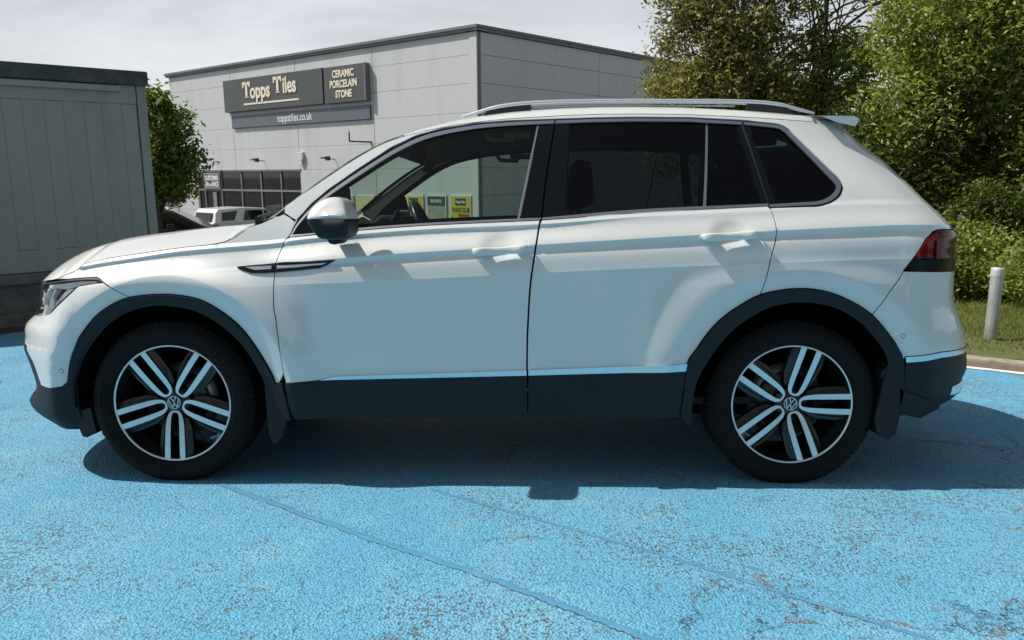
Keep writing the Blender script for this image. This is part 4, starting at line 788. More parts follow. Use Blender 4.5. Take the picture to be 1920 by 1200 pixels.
def panel(name,poly,m,parent=None,off=0.0,gap=.0022,flange=.014,du=.034,dz=.017,label=None,left=True,step=.014):
    """sheet cut to an outline on the body surface, with turned-in edges"""
    P=dens(poly,step); P=inset(P,gap) if gap else P
    lo=P.min(0); hi=P.max(0)
    us=np.arange(lo[0],hi[0],du); zs=np.arange(lo[1],hi[1],dz)
    G=[]
    for j,z in enumerate(zs): G.append(np.stack([us+(du/2 if j%2 else 0),np.full(len(us),z)],1))
    uu=np.arange(lo[0],hi[0],.016); xm=np.clip(np.where(uu>1,1+(uu-1)*.98,uu),U0,U1)
    extra=[]; runs=[]
    for fn,ds in ((lambda x:zBelt(x)-.017,(-.0016,.0016,-.006)),(zC2,(-.0016,.0016,-.006,.006)),(zBelt,(.0016,-.0016)),(lambda x:zBelt(x)-.030,(0,)),(zLi,(.0016,-.0016,-.006))):
        for d_ in ds: runs.append(np.stack([uu,fn(xm)+d_],1))
    for t_ in (.22,.36,.5,.64,.78,.9,1.0): runs.append(np.stack([uu,zC2(xm)+(zUc(xm)-zC2(xm))*t_],1))
    for t_ in (.12,.24,.4,.56,.72,.88): runs.append(np.stack([uu,zUc(xm)+(zLi(xm)-zUc(xm))*t_],1))
    for ax,az,ar in ARCH:
        th=np.arange(0,2*np.pi,.035)
        for r in (.02,.05,.0785,.0815,.10): runs.append(np.stack([ax+(ar+r)*np.cos(th),az+(ar+r)*np.sin(th)],1))
    for cx,cz,rx,rz in CUPS:
        a,b=np.meshgrid(np.arange(cx-1.5*rx,cx+1.5*rx,.009),np.arange(cz-1.5*rz,cz+1.5*rz,.007)); extra.append(np.stack([a.ravel(),b.ravel()],1))
    if du<.03: extra=[]; runs=[]
    Q=np.concatenate(G+extra) if len(us) else np.zeros((0,2))
    if len(Q):
        Q=Q[inside(P,Q)]
    if len(Q):
        Q=Q[polydist(Q,P)>min(.006,.35*du)]
    n=len(P); cons=[(i,(i+1)%n) for i in range(n)]; RP=[]; base=n
    for R_ in runs:
        ok=inside(P,R_)&True
        if not ok.any(): continue
        ok[ok]=polydist(R_[ok],P)>.003
        prev=-2
        for i in np.nonzero(ok)[0]:
            RP.append(R_[i]); k=base+len(RP)-1
            if i==prev+1: cons.append((k-1,k))
            prev=i
    if len(RP):
        RP=np.array(RP)
        if len(Q):
            dm=np.full(len(Q),9.0)
            for c in range(0,len(RP),400): dm=np.minimum(dm,np.hypot(Q[:,None,0]-RP[None,c:c+400,0],(Q[:,None,1]-RP[None,c:c+400,1])).min(1))
            xq=np.clip(np.where(Q[:,0]>1,1+(Q[:,0]-1)*.98,Q[:,0]),U0,U1); band=(Q[:,1]<zC2(xq)+.008)&(Q[:,1]>zLi(xq)-.008)&(np.min([np.hypot((Q[:,0]-c_[0])/c_[2],(Q[:,1]-c_[1])/c_[3]) for c_ in CUPS],axis=0)>1.6)
            Q=Q[(dm>.007)&~band]
        V2=np.concatenate([P,RP,Q])
    else: V2=np.concatenate([P,Q])
    vs,_,fs,_,_,_=geometry.delaunay_2d_cdt([Vector(p) for p in V2],cons,[],0,1e-6)
    V2=np.array([(p.x,p.y) for p in vs]); F=np.array([f for f in fs if len(f)==3])
    cen=V2[F].mean(1); F=F[inside(P,cen)]
    D=polydist(V2,P); of=off(V2[:,0],V2[:,1],D) if callable(off) else off
    N3=Sn(V2[:,0],V2[:,1]); N3=np.where((N3[:,1]>.6)[:,None],-N3,N3)
    P3=S(V2[:,0],V2[:,1])+N3*(of[:,None] if hasattr(of,'__len__') else of)
    fn=np.cross(P3[F[:,1]]-P3[F[:,0]],P3[F[:,2]]-P3[F[:,0]]); flip=(fn*N3[F[:,0]]).sum(1)<0; F[flip]=F[flip][:,::-1]
    faces=[tuple(f) for f in F]; verts=list(P3); nor=list(N3)
    if flange:
        pn=Sn(P[:,0],P[:,1]); po=off(P[:,0],P[:,1],np.zeros(len(P))) if callable(off) else off
        p3=S(P[:,0],P[:,1])+pn*(po[:,None] if hasattr(po,'__len__') else po)
        tg=np.roll(p3,-1,0)-np.roll(p3,1,0); o=np.cross(tg,pn); o/=np.maximum(np.linalg.norm(o,axis=1,keepdims=True),1e-9)
        A=.5*np.sum(P[:,0]*np.roll(P[:,1],-1)-np.roll(P[:,0],-1)*P[:,1])
        if A<0: o=-o
        b=len(verts); verts+=list(p3)+list(p3-pn*flange); nor+=list(o)+list(o)
        for i in range(n):
            k=(i+1)%n; q=(b+i,b+k,b+n+k,b+n+i); faces.append(q if A<0 else q[::-1])
    me=mesh(name,verts,faces,m,smooth=True)
    if name in ('chrome_trim','glass_trim'):
        nor=[np.array(q)+np.array([0,0,.55]) for q in nor]; nor=[q/np.linalg.norm(q) for q in nor]      # rolled section of the trim
    if not callable(off): me.normals_split_custom_set_from_vertices([tuple(q) for q in nor])
    o=link(name,me,parent or car)
    if label: o['label']=label
    if left and (parent is None or parent is car): LEFT.append(o)
    return o
def rev(a): return list(reversed(a))
T_=TAB
bel=lambda u:(u,float(zBelt(max(u,U0))))
# ---- outlines
fa=smooth(T_['fa_out']); ra=smooth(T_['ra_out']); fi=smooth(T_['fa_in']); ri=smooth(T_['ra_in'])
fdf=smooth(T_['fd_front']); mid_=smooth(T_['mid_seam'][:6]); rdr=smooth(T_['rd_rear'])
# split arch outlines where the seams meet them
i_seam=min(range(len(fa)),key=lambda i:abs(fa[i][0]+1.485)); SEAM=fa[i_seam]
i_rd=min(range(len(ra)),key=lambda i:abs(ra[i][0]-1.168)); i_rb=min(range(len(ra)),key=lambda i:abs(ra[i][0]-1.648))
i_clad=min(range(len(ra)),key=lambda i:abs(ra[i][1]-.5075)+9*(ra[i][0]>1.2))
lamp_low=[(-1.5955,0.8773),(-1.6492,0.8712),(-1.7108,0.8616),(-1.7269,0.8506),(-1.7532,0.8351),(-1.8263,0.7975),(-1.9167,0.7556),(-1.9414,0.7427),(-1.9814,0.7362),(-2.0454,0.7312),(-2.1560,0.7227),(-2.3460,0.7107)]
lamp_top=[(-2.3460,0.8438),(-2.1546,0.8647),(-1.9560,0.8779),(-1.8160,0.8867),(-1.7157,0.8924),(-1.6390,0.8976),(-1.6167,0.8906)]
ztop=tab([-2.88,-2.5,-2.34,-2.15,-1.95,-1.80,-1.72],[.846,.848,.852,.873,.887,.922,.9555])
wing_top=[(-.945,1.122),(-.985,1.111),(-1.015,1.088),(-1.05,1.066),(-1.095,1.047),(-1.155,float(zBelt(-1.155))+.001),(-1.27,float(zBelt(-1.27))),(-1.45,float(zBelt(-1.45))),(-1.60,float(zBelt(-1.60))),(-1.72,.9545),(-1.80,.920),(-1.88,.900),(-1.93,.8890)]
wing=[(-0.8241,1.1573),(-0.8382,1.1652),(-.945,1.122)]+smooth(wing_top)[1:]+[(-1.8160,0.8884),(-1.7157,0.8944),(-1.6390,0.8996),(-1.6167,0.8914)]+[(-1.5955,0.8773)]+[SEAM]+fa[i_seam+1:]+[(-0.8513,0.4481),(-0.8327,0.4811)]+rev(fdf)[1:]+[(-0.7853,1.1318)]
panel('wing',wing,M_paint,label='front wing with the wheel arch cut out')
bump_w=[SEAM,(-1.5955,0.8773)]+lamp_low[1:]+[(-2.5560,0.6957),(UF+.004,.695),(UF+.004,.612),(-2.4560,0.5986),(-2.2744,0.5859),(-2.1744,0.5823),(-2.1113,0.5212),(-2.0910,0.4533),(-2.0780,0.4137),(-1.9724,0.4116),(-1.8642,0.4218)]+fa[1:i_seam]
bf=panel('bumper',bump_w,M_paint,label='white front bumper skin')
bump_d=[(-2.0780,0.4137),(-2.1060,0.3958),(-2.2860,0.3409),(UF+.004,.335),(UF+.004,.235),(-2.3560,0.2280),(-2.1560,0.2220),(-1.9660,0.2180),(-1.8402,0.2179),(-1.8165,0.2200),(-1.8165,0.2960),(-1.8266,0.3558),(-1.8642,0.4218),(-1.9724,0.4116)]
panel('lower_bumper',bump_d,M_clad2,off=.004,label='black lower front bumper')
panel('air_intake',[(-2.2744,0.5859),(-2.1744,0.5823),(-2.1113,0.5212),(-2.0910,0.4533),(-2.0780,0.4137),(-2.1060,0.3958),(-2.2860,0.3409),(UF+.004,.335),(UF+.004,.612),(-2.4560,0.5986)],M_clad2,off=-.003,flange=.0)
panel('grille',[(-2.3660,0.8438),(-2.3660,0.7117),(-2.5560,0.6977),(UF+.004,.697),(UF+.004,.844)],M_gblack,off=-.02,flange=0)
for q in (.735,.775,.815): panel('grille_bar',[(-2.36,q+.018),(-2.36,q),(UF+.004,q-.004),(UF+.004,q+.014)],M_chrome,off=-.006,gap=0,du=.02)
# ---- head lamp
lamp=rev(lamp_low)+rev(lamp_top)
lh=panel('headlamp',lamp,M_grey,off=-.026,flange=0,gap=.001,du=.03,dz=.015,label='clear headlamp with silver inner strips')
panel('lens',lamp,M_lens,lh,off=-.001,gap=.004,flange=.0,du=.03)
panel('lamp_seal',[(-1.5955,0.8773),(-1.6167,0.8909),(-1.6390,0.8981),(-1.7157,0.8929),(-1.8160,0.8874),(-2.1546,0.8659),(-2.3460,0.8448),(-2.3460,0.8358),(-2.1560,0.8579),(-1.8165,0.8799),(-1.6402,0.8889),(-1.6210,0.8839)],M_rubber,lh,off=-.002,gap=0,du=.02,flange=.02)
panel('lamp_seal',[(-1.5955,0.8773),(-1.6492,0.8712),(-1.7108,0.8616),(-1.7269,0.8506),(-1.7532,0.8351),(-1.8263,0.7975),(-1.9167,0.7556),(-1.9414,0.7427),(-1.9414,0.7518),(-1.9167,0.7648),(-1.8266,0.8058),(-1.7560,0.8428),(-1.7258,0.8579),(-1.7057,0.8669),(-1.6493,0.8759)],M_rubber,lh,off=-.002,gap=0,du=.02,flange=.02)
for q in ([(-2.06,.866),(-2.30,.850),(-2.30,.800),(-2.10,.806)],[(-1.80,.850),(-1.885,.852),(-1.945,.806),(-1.90,.790)]): panel('lamp_cell',q,M_clad2,lh,off=-.018,gap=0,du=.02,flange=.004)
panel('light_strip',[(-1.6301,0.8859),(-1.7157,0.8849),(-1.8467,0.8739),(-2.0260,0.8639),(-2.0260,0.8469),(-1.8971,0.8519),(-1.8064,0.8479),(-1.7409,0.8619),(-1.6452,0.8769)],M_led,lh,off=-.008,gap=0,du=.02)
panel('reflector',[(-1.7560,0.8519),(-1.8266,0.8178),(-1.9172,0.7738),(-1.9460,0.7578),(-1.9710,0.7618),(-1.9172,0.7908),(-1.8367,0.8378),(-1.8064,0.8509)],M_silv,lh,off=-.010,gap=0,du=.02)
for a,b_,w,h in ((-1.97,.785,.030,.022),(-2.10,.800,.028,.026)): panel('projector',[(a-w,b_-h),(a+w,b_-h),(a+w,b_+h),(a-w,b_+h)],M_led,lh,off=-.009,gap=0,du=.02,flange=.012)
for a in (-1.93,-2.02): panel('light_strip',[(a,.846),(a-.03,.846),(a-.075,.800),(a-.05,.797)],M_led,lh,off=-.010,gap=0,du=.02)
# ---- doors
clt=lambda u:float(np.interp(u,[q[0] for q in T_['clad_top']],[q[1] for q in T_['clad_top']]))
clb=lambda u:float(np.interp(u,[q[0] for q in T_['clad_bot']],[q[1] for q in T_['clad_bot']]))
fdoor=[(-0.8021,1.0662),(-0.6680,1.0785),(-0.5161,1.0934),(-0.3657,1.1048),(-0.2205,1.1147),(0.0272,1.1252),(0.2634,1.1348)]+mid_[1:]+[(.2077,clt(.2077))]+[(u,clt(u)) for u in (-.05,-.35,-.6757,-.8189)]+rev(fdf)[:-1]
d1=panel('door',fdoor,M_paint,label='front side door')
rdoor=[(0.2711,1.1356),(0.5008,1.1515),(0.7237,1.1683),(0.9843,1.1793),(1.2526,1.1900)]+rdr[1:-1]+rev(ra[i_clad:i_rd+1])+[(u,clt(u)) for u in (.80,.5,.2150)]+rev([(a+.0035,b) for a,b in mid_])[:-1]
d2=panel('door',rdoor,M_paint,label='rear side door with the arch cut into it')
def sill(u0,u1,dk=.0): return [(u,clt(u)) for u in np.linspace(u0,u1,9)]+[(u,clb(u)) for u in np.linspace(u1,u0,9)]
cof=.006
s1=[(-.8205,clt(-.8205))]+[(u,clt(u)) for u in (-.6757,-.3,0,.2077)]+[(0.2081,0.3958),(0.2091,0.2981)]+[(u,clb(u)) for u in (-.1,-.4595,-.7919)]+[(-0.8126,0.3500)]
panel('cladding',s1,M_clad2,d1,off=cof,gap=.001)
s2=[(.2120,clt(.212)),(.5,clt(.5)),(.8795,clt(.8795)),(0.8708,0.4324),(0.8579,0.2972),(.6,clb(.6)),(0.2126,0.2981),(0.2116,0.3958)]
panel('cladding',s2,M_clad2,d2,off=cof,gap=.001)
ctp=T_['chrome_top']; ctz=lambda u:float(np.interp(u,[q[0] for q in ctp],[q[1] for q in ctp]))
panel('chrome_strip',[(u,ctz(u)) for u in (-.6757,-.6218,-.3,0,.2060)]+[(u,clt(u)+.0005) for u in (.2060,-.2,-.6757)],M_chrome,d1,off=.007,gap=.0005,du=.025)
panel('chrome_strip',[(u,ctz(u)) for u in (.2130,.5,.8800)]+[(u,clt(u)+.0005) for u in (.8822,.5,.2130)],M_chrome,d2,off=.007,gap=.0005,du=.025)
def handle(parent,u0,u1,z0,z1,h):
    """bar handle bridging the finger hollow; z0,z1 heights of its middle at either end"""
    n=26; v=[]; f=[]; kk=14
    for i in range(n):
        t=i/(n-1); u=u0+(u1-u0)*t; z=z0+(z1-z0)*t; e_=min(t,1-t)*2
        hh=h*(.55+.45*min(1,e_*3.2)**.6)*(1-.20*math.sin(math.pi*min(1,max(0,(t-.18)/.62)))**2)
        base=-float(halfw(u,float(zC2(u))+.004)); lift=.020+.012*min(1,e_*3)**.5; dep=.010+.004*min(1,e_*4)
        if i in (0,n-1): hh*=.5; dep*=.5; lift=.006
        zc=z-.004*min(1,e_*3)
        for k in range(kk):
            th=2*math.pi*k/kk; c,s=math.cos(th),math.sin(th); sg=lambda q:math.copysign(abs(q)**.62,q)
            v.append((u,base-lift+dep*sg(c)*-1,zc+hh*.5*sg(s)))
    for i in range(n-1):
        for k in range(kk): f.append((i*kk+k,i*kk+(k+1)%kk,(i+1)*kk+(k+1)%kk,(i+1)*kk+k))
    f+=[tuple(range(kk)),tuple(range((n-1)*kk,n*kk))[::-1]]
    o=link('handle',mesh('handle',v,f,M_paint,smooth=True),parent)
    m=MB()
    for u in (u0+.035,u1-.040):
        y=-float(halfw(u,float(zC2(u)))); z=z0+(z1-z0)*(u-u0)/(u1-u0); m.box(u-.022,u+.022,y-.018,y+.02,z-h*.33,z+h*.33)
    m.build('handle_mount',M_paint,o,bevel=.006)
    u=u1-.055; y=-float(halfw(u,float(zC2(u))))-.036; m=MB(); z=z0+(z1-z0)*(u-u0)/(u1-u0); m.box(u-.0008,u+.0008,y,y+.004,z-h*.40,z+h*.40); m.build('lock_joint',M_rubber,o)
handle(d1,-.0215,.2175,1.007,1.022,.036); handle(d2,.920,1.157,1.063,1.077,.036)
# ---- arch cladding
ro=.011
fr_poly=[(-1.8642,0.4218)]+fa[1:]+[(-0.8644,0.4257),(-0.8090,0.2960),(-0.8014,0.2830),(-0.9098,0.2710)]+rev(fi)[:]+[(-1.8165,0.2200),(-1.8165,0.2960),(-1.8266,0.3558)]
fr_poly=[(-1.8642,0.4218)]+fa[1:]+[(-0.8317,0.4506),(-0.8145,0.3500),(-0.8035,0.2830),(-0.8997,0.2810)]+rev(fi)[1:]+[(-1.8185,0.2200),(-1.8195,0.2960),(-1.8296,0.3558)]
panel('arch_trim',fr_poly,M_clad2,off=ro,gap=.0012,flange=.05,du=.03,dz=.014,label='black front wheel arch trim')
rr_poly=[(0.8594,0.2972),(0.8720,0.4324)]+ra[6:]+[(1.8063,0.4978),(1.8214,0.3979),(1.8063,0.3130)]+rev(ri)
panel('arch_trim',rr_poly,M_clad2,off=ro,gap=.0012,flange=.05,du=.03,dz=.014,label='black rear wheel arch trim')
# ---- body side: pillar, roof side, quarter
Ea=[(-0.8241,1.2044)]+T_['E_a'][1:]; Eb=T_['E_b'][1:-2]+[(2.1642,1.5552),(2.4000,1.5531),(2.5150,1.5500)]
gh=smooth(T_['gh_out'])
re_=[(2.5325,1.5170),(2.5150,1.4631),(2.4874,1.4161),(2.4400,1.3689),(2.3915,1.3214),(2.3450,1.2536),(2.3001,1.1771),(2.2850,1.1418),(2.2654,1.1129),(2.2363,1.0872)]
frame=[(-0.8382,1.1688)]+smooth([(-0.8382,1.1976)]+Ea[1:]+Eb)+re_+[(2.0970,1.0902),(2.0366,1.0875),(1.9898,1.0806),(1.9134,1.0512),(1.8645,1.0049),(1.7696,0.9221),(1.7047,0.8359),ra[i_rb]]+rev(ra[i_rd:i_rb])+rev(rdr)[1:-1]+[(1.2526,1.1782)]+rev(gh)[1:]
frame=[p for p in frame]+[(-0.7939,1.1130),(-0.7813,1.1364)]
panel('body_side',frame,M_paint,du=.034,dz=.017,label='white pillar, roof side and rear quarter')
# ---- side windows: seal, chrome, glass, pillars
seal=rev(gh)+smooth(T_['ch_in'])+smooth(T_['chr_in'])+smooth(T_['chq_in'])
panel('window_seal',gh+rev(smooth(T_['chq_in'])[:-1])+rev(smooth(T_['chr_in']))+rev(smooth(T_['ch_in'])),M_rubber,off=-.006,gap=0,flange=.03,du=.02,dz=.01)
cro=.002
fgb=smooth(T_['fg_bot']); fcb=smooth(T_['fch_bot'])
panel('chrome_trim',smooth(T_['ch_out'])+[(0.3238,1.5537)]+rev(smooth(T_['ch_in'])),M_chrome,d1,off=cro,gap=.0005,flange=0,du=.02)
panel('chrome_trim',fgb+rev(fcb),M_chrome,d1,off=cro,gap=.0004,flange=0,du=.02)
panel('chrome_trim',smooth(T_['chr_out'])+rev(smooth(T_['chr_in'])),M_chrome,d2,off=cro,gap=.0005,flange=0,du=.02)
panel('chrome_trim',smooth(T_['rg_bot'])+rev([(0.2711,1.1348)]+T_['rch_bot'][1:]),M_chrome,d2,off=cro,gap=.0004,flange=0,du=.02)
cq=smooth(T_['chq_out'])+rev(smooth(T_['chq_in']))
panel('chrome_trim',cq,M_chrome,off=cro,gap=.0005,flange=0,du=.02,label='chrome trim round the rear quarter window')
up=lambda k,u:float(np.interp(u,[q[0] for q in T_[k]],[q[1] for q in T_[k]]))
sail=T_['sail']; panel('mirror_sail',sail,M_gblack,d1,off=-.004,gap=.0003,flange=.01,du=.025)
bt=T_['b_trim']
fgl=[(-0.5234,1.1018),(-0.5521,1.2775),(-0.5647,1.2940)]+[p for p in smooth(T_['ch_in']) if p[0]>-.55 and p[0]<.250]+[(0.2525,1.5495),(0.1685,1.1411)]+[p for p in rev(fgb) if p[0]<.16 and p[0]>-.51]
panel('window_glass',fgl,M_gfront,d1,off=-.005,gap=.0003,flange=0,du=.04,dz=.03,step=.03)
panel('pillar_cover',[(0.2616,1.5489),(0.3229,1.5533)]+smooth(T_['b_seam'])[1:-1]+[(0.2655,1.1431),(0.1789,1.1412)],M_gblack,d1,off=-.003,gap=.0006,flange=.02,du=.025)
panel('glass_trim',bt,M_chrome,d1,off=-.0005,gap=0,flange=.006,du=.02)
bs2=[(a+.006,b) for a,b in smooth(T_['b_seam'])]
panel('pillar_cover',[(0.3330,1.5536),(0.3920,1.5550)]+smooth(T_['b_rear'])[1:-1]+[(0.3711,1.1529),(0.2751,1.1449)]+rev(bs2)[1:-1],M_gblack,d2,off=-.003,gap=.0006,flange=.02,du=.025)
qt=T_['q_trim']; dp=T_['d_pil']; qp=T_['q_pil']
rgl=[(0.3920,1.5550)]+[p for p in smooth(T_['chr_in']) if .40<p[0]<.98]+[(0.9868,1.5542),(0.9446,1.1903)]+[p for p in rev(smooth(T_['rg_bot'])) if .38<p[0]<.94]+[(0.3711,1.1531)]
panel('window_glass',rgl,M_grear,d2,off=-.006,gap=.0003,flange=0,du=.04,dz=.03,step=.03)
panel('glass_trim',[(0.9868,1.5542),(0.9958,1.5542),(0.9566,1.1908),(0.9446,1.1903)],M_chrome,d2,off=-.001,gap=0,flange=.006,du=.02)
panel('window_glass',[(0.9958,1.5542),(1.0045,1.5533)]+rev([p for p in dp[len(dp)//2:]])+[(1.1053,1.1944),(0.9566,1.1908)],M_grear,d2,off=-.006,gap=.0003,flange=0,du=.04,dz=.03,step=.03)
panel('pillar_cover',dp,M_gblack,d2,off=-.003,gap=.0006,flange=.02,du=.025)
panel('pillar_cover',qp,M_gblack,off=-.003,gap=.0006,flange=.02,du=.025,label='black pillar between rear door and quarter window')
cqi=smooth(T_['chq_in'])
panel('pillar_seal',dp[:len(dp)//2]+qp[len(qp)//2:],M_rubber,off=-.0015,gap=0,flange=.01,du=.025,label='black rubber between rear door and quarter window')
panel('quarter_glass',[p for p in cqi if p[0]>1.775 or (p[1]<1.45 and p[0]>1.30)]+rev(qp[:len(qp)//2]),M_grear,off=-.006,gap=.0003,flange=0,du=.04,dz=.03,step=.03,label='dark quarter window glass')
# ---- blade trim on wing and door
def bl(poly,lo,hi): return [p for p in poly if lo<p[0]<hi]
B=dens(smooth(T_['blade'][:5],.01)+T_['blade'][5:],.01); Bl=[tuple(p) for p in B]
sx=-.8465
for side,par,u0,u1 in ((0,None,-9,sx-.0025),(1,d1,sx+.0025,9)):
    pp=[(min(max(a,u0),u1),b) for a,b in Bl]; q=[pp[0]]
    for p in pp[1:]:
        if np.hypot(p[0]-q[-1][0],p[1]-q[-1][1])>1e-4: q.append(p)
    keep=[p for i,p in enumerate(q) if not (abs(p[0]-(u1 if side==0 else u0))<1e-6 and 0<i<len(q)-1 and abs(q[i-1][0]-p[0])<1e-6 and abs(q[(i+1)%len(q)][0]-p[0])<1e-6)]
    panel('blade_trim',keep,M_gblack,par,off=.007,gap=0,du=.014,dz=.007,flange=.01,step=.01,label=None if par else 'black blade shaped trim on the wing')
    inn=[(-0.9853,0.9374),(-0.8694,0.9465)] if side==0 else [(-0.8453,0.9485),(-0.6321,0.9635),(-0.6528,0.9505),(-0.7535,0.9384)]
    inn+= [(-0.8694,0.9304),(-0.9400,0.9259)] if side==0 else [(-0.8453,0.9319)]
    panel('blade_inlay',inn,M_silv,LEFT[-1] if par is None else d1,off=.0095,gap=0,du=.02,flange=.004)
# ---- tail
tl=T_['tlamp'][:4]+[(2.3000,1.0817),(2.3000,0.9130)]+T_['tlamp'][6:]
to=panel('tail_lamp',tl,M_redd,off=.002,flange=.03,gap=.002,label='dark red tail lamp wrapping the rear corner')
panel('lamp_base',[(1.7696,0.9215),(1.8565,0.9225),(2.2160,0.9135),(2.2980,0.9145),(2.2980,0.9660),(2.0500,0.9700),(1.8284,0.9740)],M_blkl,to,off=.0035,gap=.002,flange=.006,du=.03)
panel('lamp_light',[(1.8415,0.9800),(1.8746,1.0081),(1.9200,1.0504),(1.9850,1.0736),(2.0300,1.0767),(1.9750,1.0434),(1.9550,0.9800)],M_redb,to,off=.0035,gap=.0,flange=.004,du=.03)
panel('lamp_light',[(2.0300,1.0706),(2.2000,1.0686),(2.2000,1.0565),(2.0600,1.0585)],M_redb,to,off=.0035,gap=.0,flange=.004,du=.03)
rb=[(1.7696,0.9200),(2.2160,0.9114),(2.3000,0.9100),(2.3400,0.9030),(2.3600,0.7179),(UR-.004,.71),(UR-.004,.575),(2.4000,0.5748),(2.2063,0.5733),(2.0100,0.5748),(1.8830,0.5661),(1.8074,0.5611)]+rev(ra[i_rb:])[1:-1]+[ra[i_rb],(1.7047,0.8339)]
panel('bumper',rb,M_paint,label='white rear bumper skin')
panel('chrome_strip',[(1.8074,0.5606),(1.8830,0.5656),(2.0100,0.5743),(2.2063,0.5728),(2.4000,0.5738),(UR-.004,.574),(UR-.004,.552),(2.4000,0.5508),(2.2063,0.5513),(2.0135,0.5509),(1.8923,0.5415),(1.8131,0.5356)],M_chrome,off=.004,gap=.0005,du=.025,label='chrome strip across the rear bumper')
panel('lower_bumper',[(1.8131,0.5348),(1.8923,0.5408),(2.0135,0.5503),(2.2063,0.5508),(UR-.004,.552),(UR-.004,.365),(2.45,.360),(2.30,.350),(2.15,.332),(2.02,.314),(1.92,.303),(1.8323,.2943),(1.8063,0.3130),(1.8214,0.3979),(1.8093,0.4978)],M_clad2,off=.002,gap=.001,label='black lower rear bumper')
panel('exhaust_trim',[(2.135,.378),(2.165,.412),(2.34,.416),(2.34,.376),(2.20,.366)],M_chrome,off=.005,gap=0,du=.03,flange=.006,label='bright tailpipe trim in the rear bumper corner')
panel('tailgate',[(2.3000,1.0837),(2.2654,1.1110),(2.2850,1.1418),(2.3001,1.1751),(2.5000,1.1751),(UR-.004,1.175),(UR-.004,.715),(2.3620,0.7219),(2.3420,0.9030),(2.3020,0.9120)],M_paint,label='tailgate below the rear window')
panel('rear_glass',[(2.3001,1.1791),(2.3450,1.2557),(2.3915,1.3235),(2.4874,1.4182),(2.5150,1.4652),(2.5325,1.5103),(UR-.004,1.495),(UR-.004,1.179)],M_gblack,off=-.006,gap=.003,label='rear window glass')
for k,(u,z) in (('f',T_['sens_f'][0]),('r',T_['sens_r'][0])):
    for r,m_,o_ in ((.011,M_rubber,.0006),(.0085,M_paint,.0014)):
        panel('parking_sensor',[(u+r*1.0*math.cos(a),z+r*math.sin(a)) for a in np.linspace(0,2*np.pi,17)[:-1]],m_,off=o_,gap=0,flange=.003,du=.02,step=.01)
# ---- inner dark shell behind the gaps
zb_=lambda u:(u,float(zBelt(u))-.02)
panel('inner_shell',[(.23,.31),(.84,.31)]+[(a,b) for a,b in ra[4:]]+[(1.82,.45),(1.85,.31),(2.2,.36),(UR-.003,.36),(UR-.003,1.16),(2.28,1.15),(1.9,1.16)]+[zb_(u) for u in (1.6,1.3,1.0,.5,.27)],M_dark,off=-.052,gap=0,flange=0)
panel('inner_shell',[zb_(u) for u in (-.86,-1.1,-1.4,-1.7)]+[(-1.9,.87),(-2.2,.84),(UF+.003,.83),(UF+.003,.26),(-2.1,.25),(-1.85,.25),(-1.84,.40)]+fa[2:]+[(-.86,.40)],M_dark,off=-.052,gap=0,flange=0)
panel('inner_shell',[(-.80,.30),(.20,.31)]+[zb_(u) for u in (.25,0,-.3,-.5,-.8)]+[(-.83,.6)],M_dark,d1,off=-.052,gap=0,flange=0)
# ---- bonnet, roof and screens
def patch(name,fn,ts,vs,m,label=None,parent=None,flip=False):
    v=[fn(t,w) for t in ts for w in vs]; n=len(vs)
    f=[(i*n+j,i*n+j+1,(i+1)*n+j+1,(i+1)*n+j) for i in range(len(ts)-1) for j in range(n-1)]
    if flip: f=[q[::-1] for q in f]
    me=mesh(name,v,f,m,smooth=True); o=link(name,me,parent or car)
    if label: o['label']=label
    return o
wt=np.array(wing_top)[::-1]
def hood_edge(u): return float(np.interp(u,wt[:,0],wt[:,1])) if u>-1.93 else float(ztop(u))
zhood=tab([-2.13,-2.10,-2.07,-2.0,-1.92,-1.80,-1.66,-1.37,-1.19,-1.0,-.9],[.875,.918,.947,.984,1.013,1.047,1.073,1.103,1.117,1.126,1.130])
def hood(u,w):
    z=hood_edge(u); p=S(u,z); s=1-abs(w); bow=.08*float(sst(-1.7,-.93,u)); k=1-(1-s)**3
    x=p[0]-bow*(1-(1-s)**2); zc=max(float(zhood(p[0])),z); rz=.010*math.exp(-((abs(w)-.62)/.16)**2)*float(sst(-2.05,-1.8,p[0]))
    return (x,p[1]*abs(w)*(1 if w<0 else -1)*(-1) if False else (p[1]*abs(w) if w<0 else -p[1]*abs(w)),z+(zc-z)*k+rz)
vs=np.concatenate([-np.cos(np.linspace(0,np.pi/2,22))**.9,np.cos(np.linspace(np.pi/2,0,22))[1:]**.9])*.997
ts=np.concatenate([np.linspace(UF+.01,-1.95,44),np.linspace(-1.93,-.985,50)])
patch('bonnet',hood,ts,vs,M_paint,'white bonnet with soft raised edges',flip=True)
patch('bonnet_inner',lambda t,w:tuple(np.array(hood(t,w*.99))-np.array([0,0,.02])),ts,np.linspace(-1,1,21),M_dark)
Ept=[(-.955,1.114),(-.89,1.150)]+Ea[1:]+Eb[:-1]
E3=S(np.array([p[0] for p in Ept]),np.array([p[1] for p in Ept])); El=np.concatenate([[0],np.cumsum(np.linalg.norm(np.diff(E3,axis=0),axis=1))]); fx,fy,fz=[tab(El,E3[:,i]) for i in range(3)]
hC=tab([-1,-.5,-.3,.4,1.0,1.6],[.020,.025,.036,.050,.050,.042]); bC=tab([-1,-.6,-.28,.1,1.6],[.15,.135,.095,.015,0]); nC=tab([-1,-.45,-.25,-.05,.2,1.6],[2.2,2.4,4.0,8,12,12])
def can(t,w,dz=0):
    x,y,z=float(fx(t)),float(fy(t)),float(fz(t)); s=1-abs(w); k=1-(1-s)**float(nC(x))
    return (x-float(bC(x))*(1-(1-s)**2),y*abs(w) if w<0 else -y*abs(w),z+float(hC(x))*k+dz)
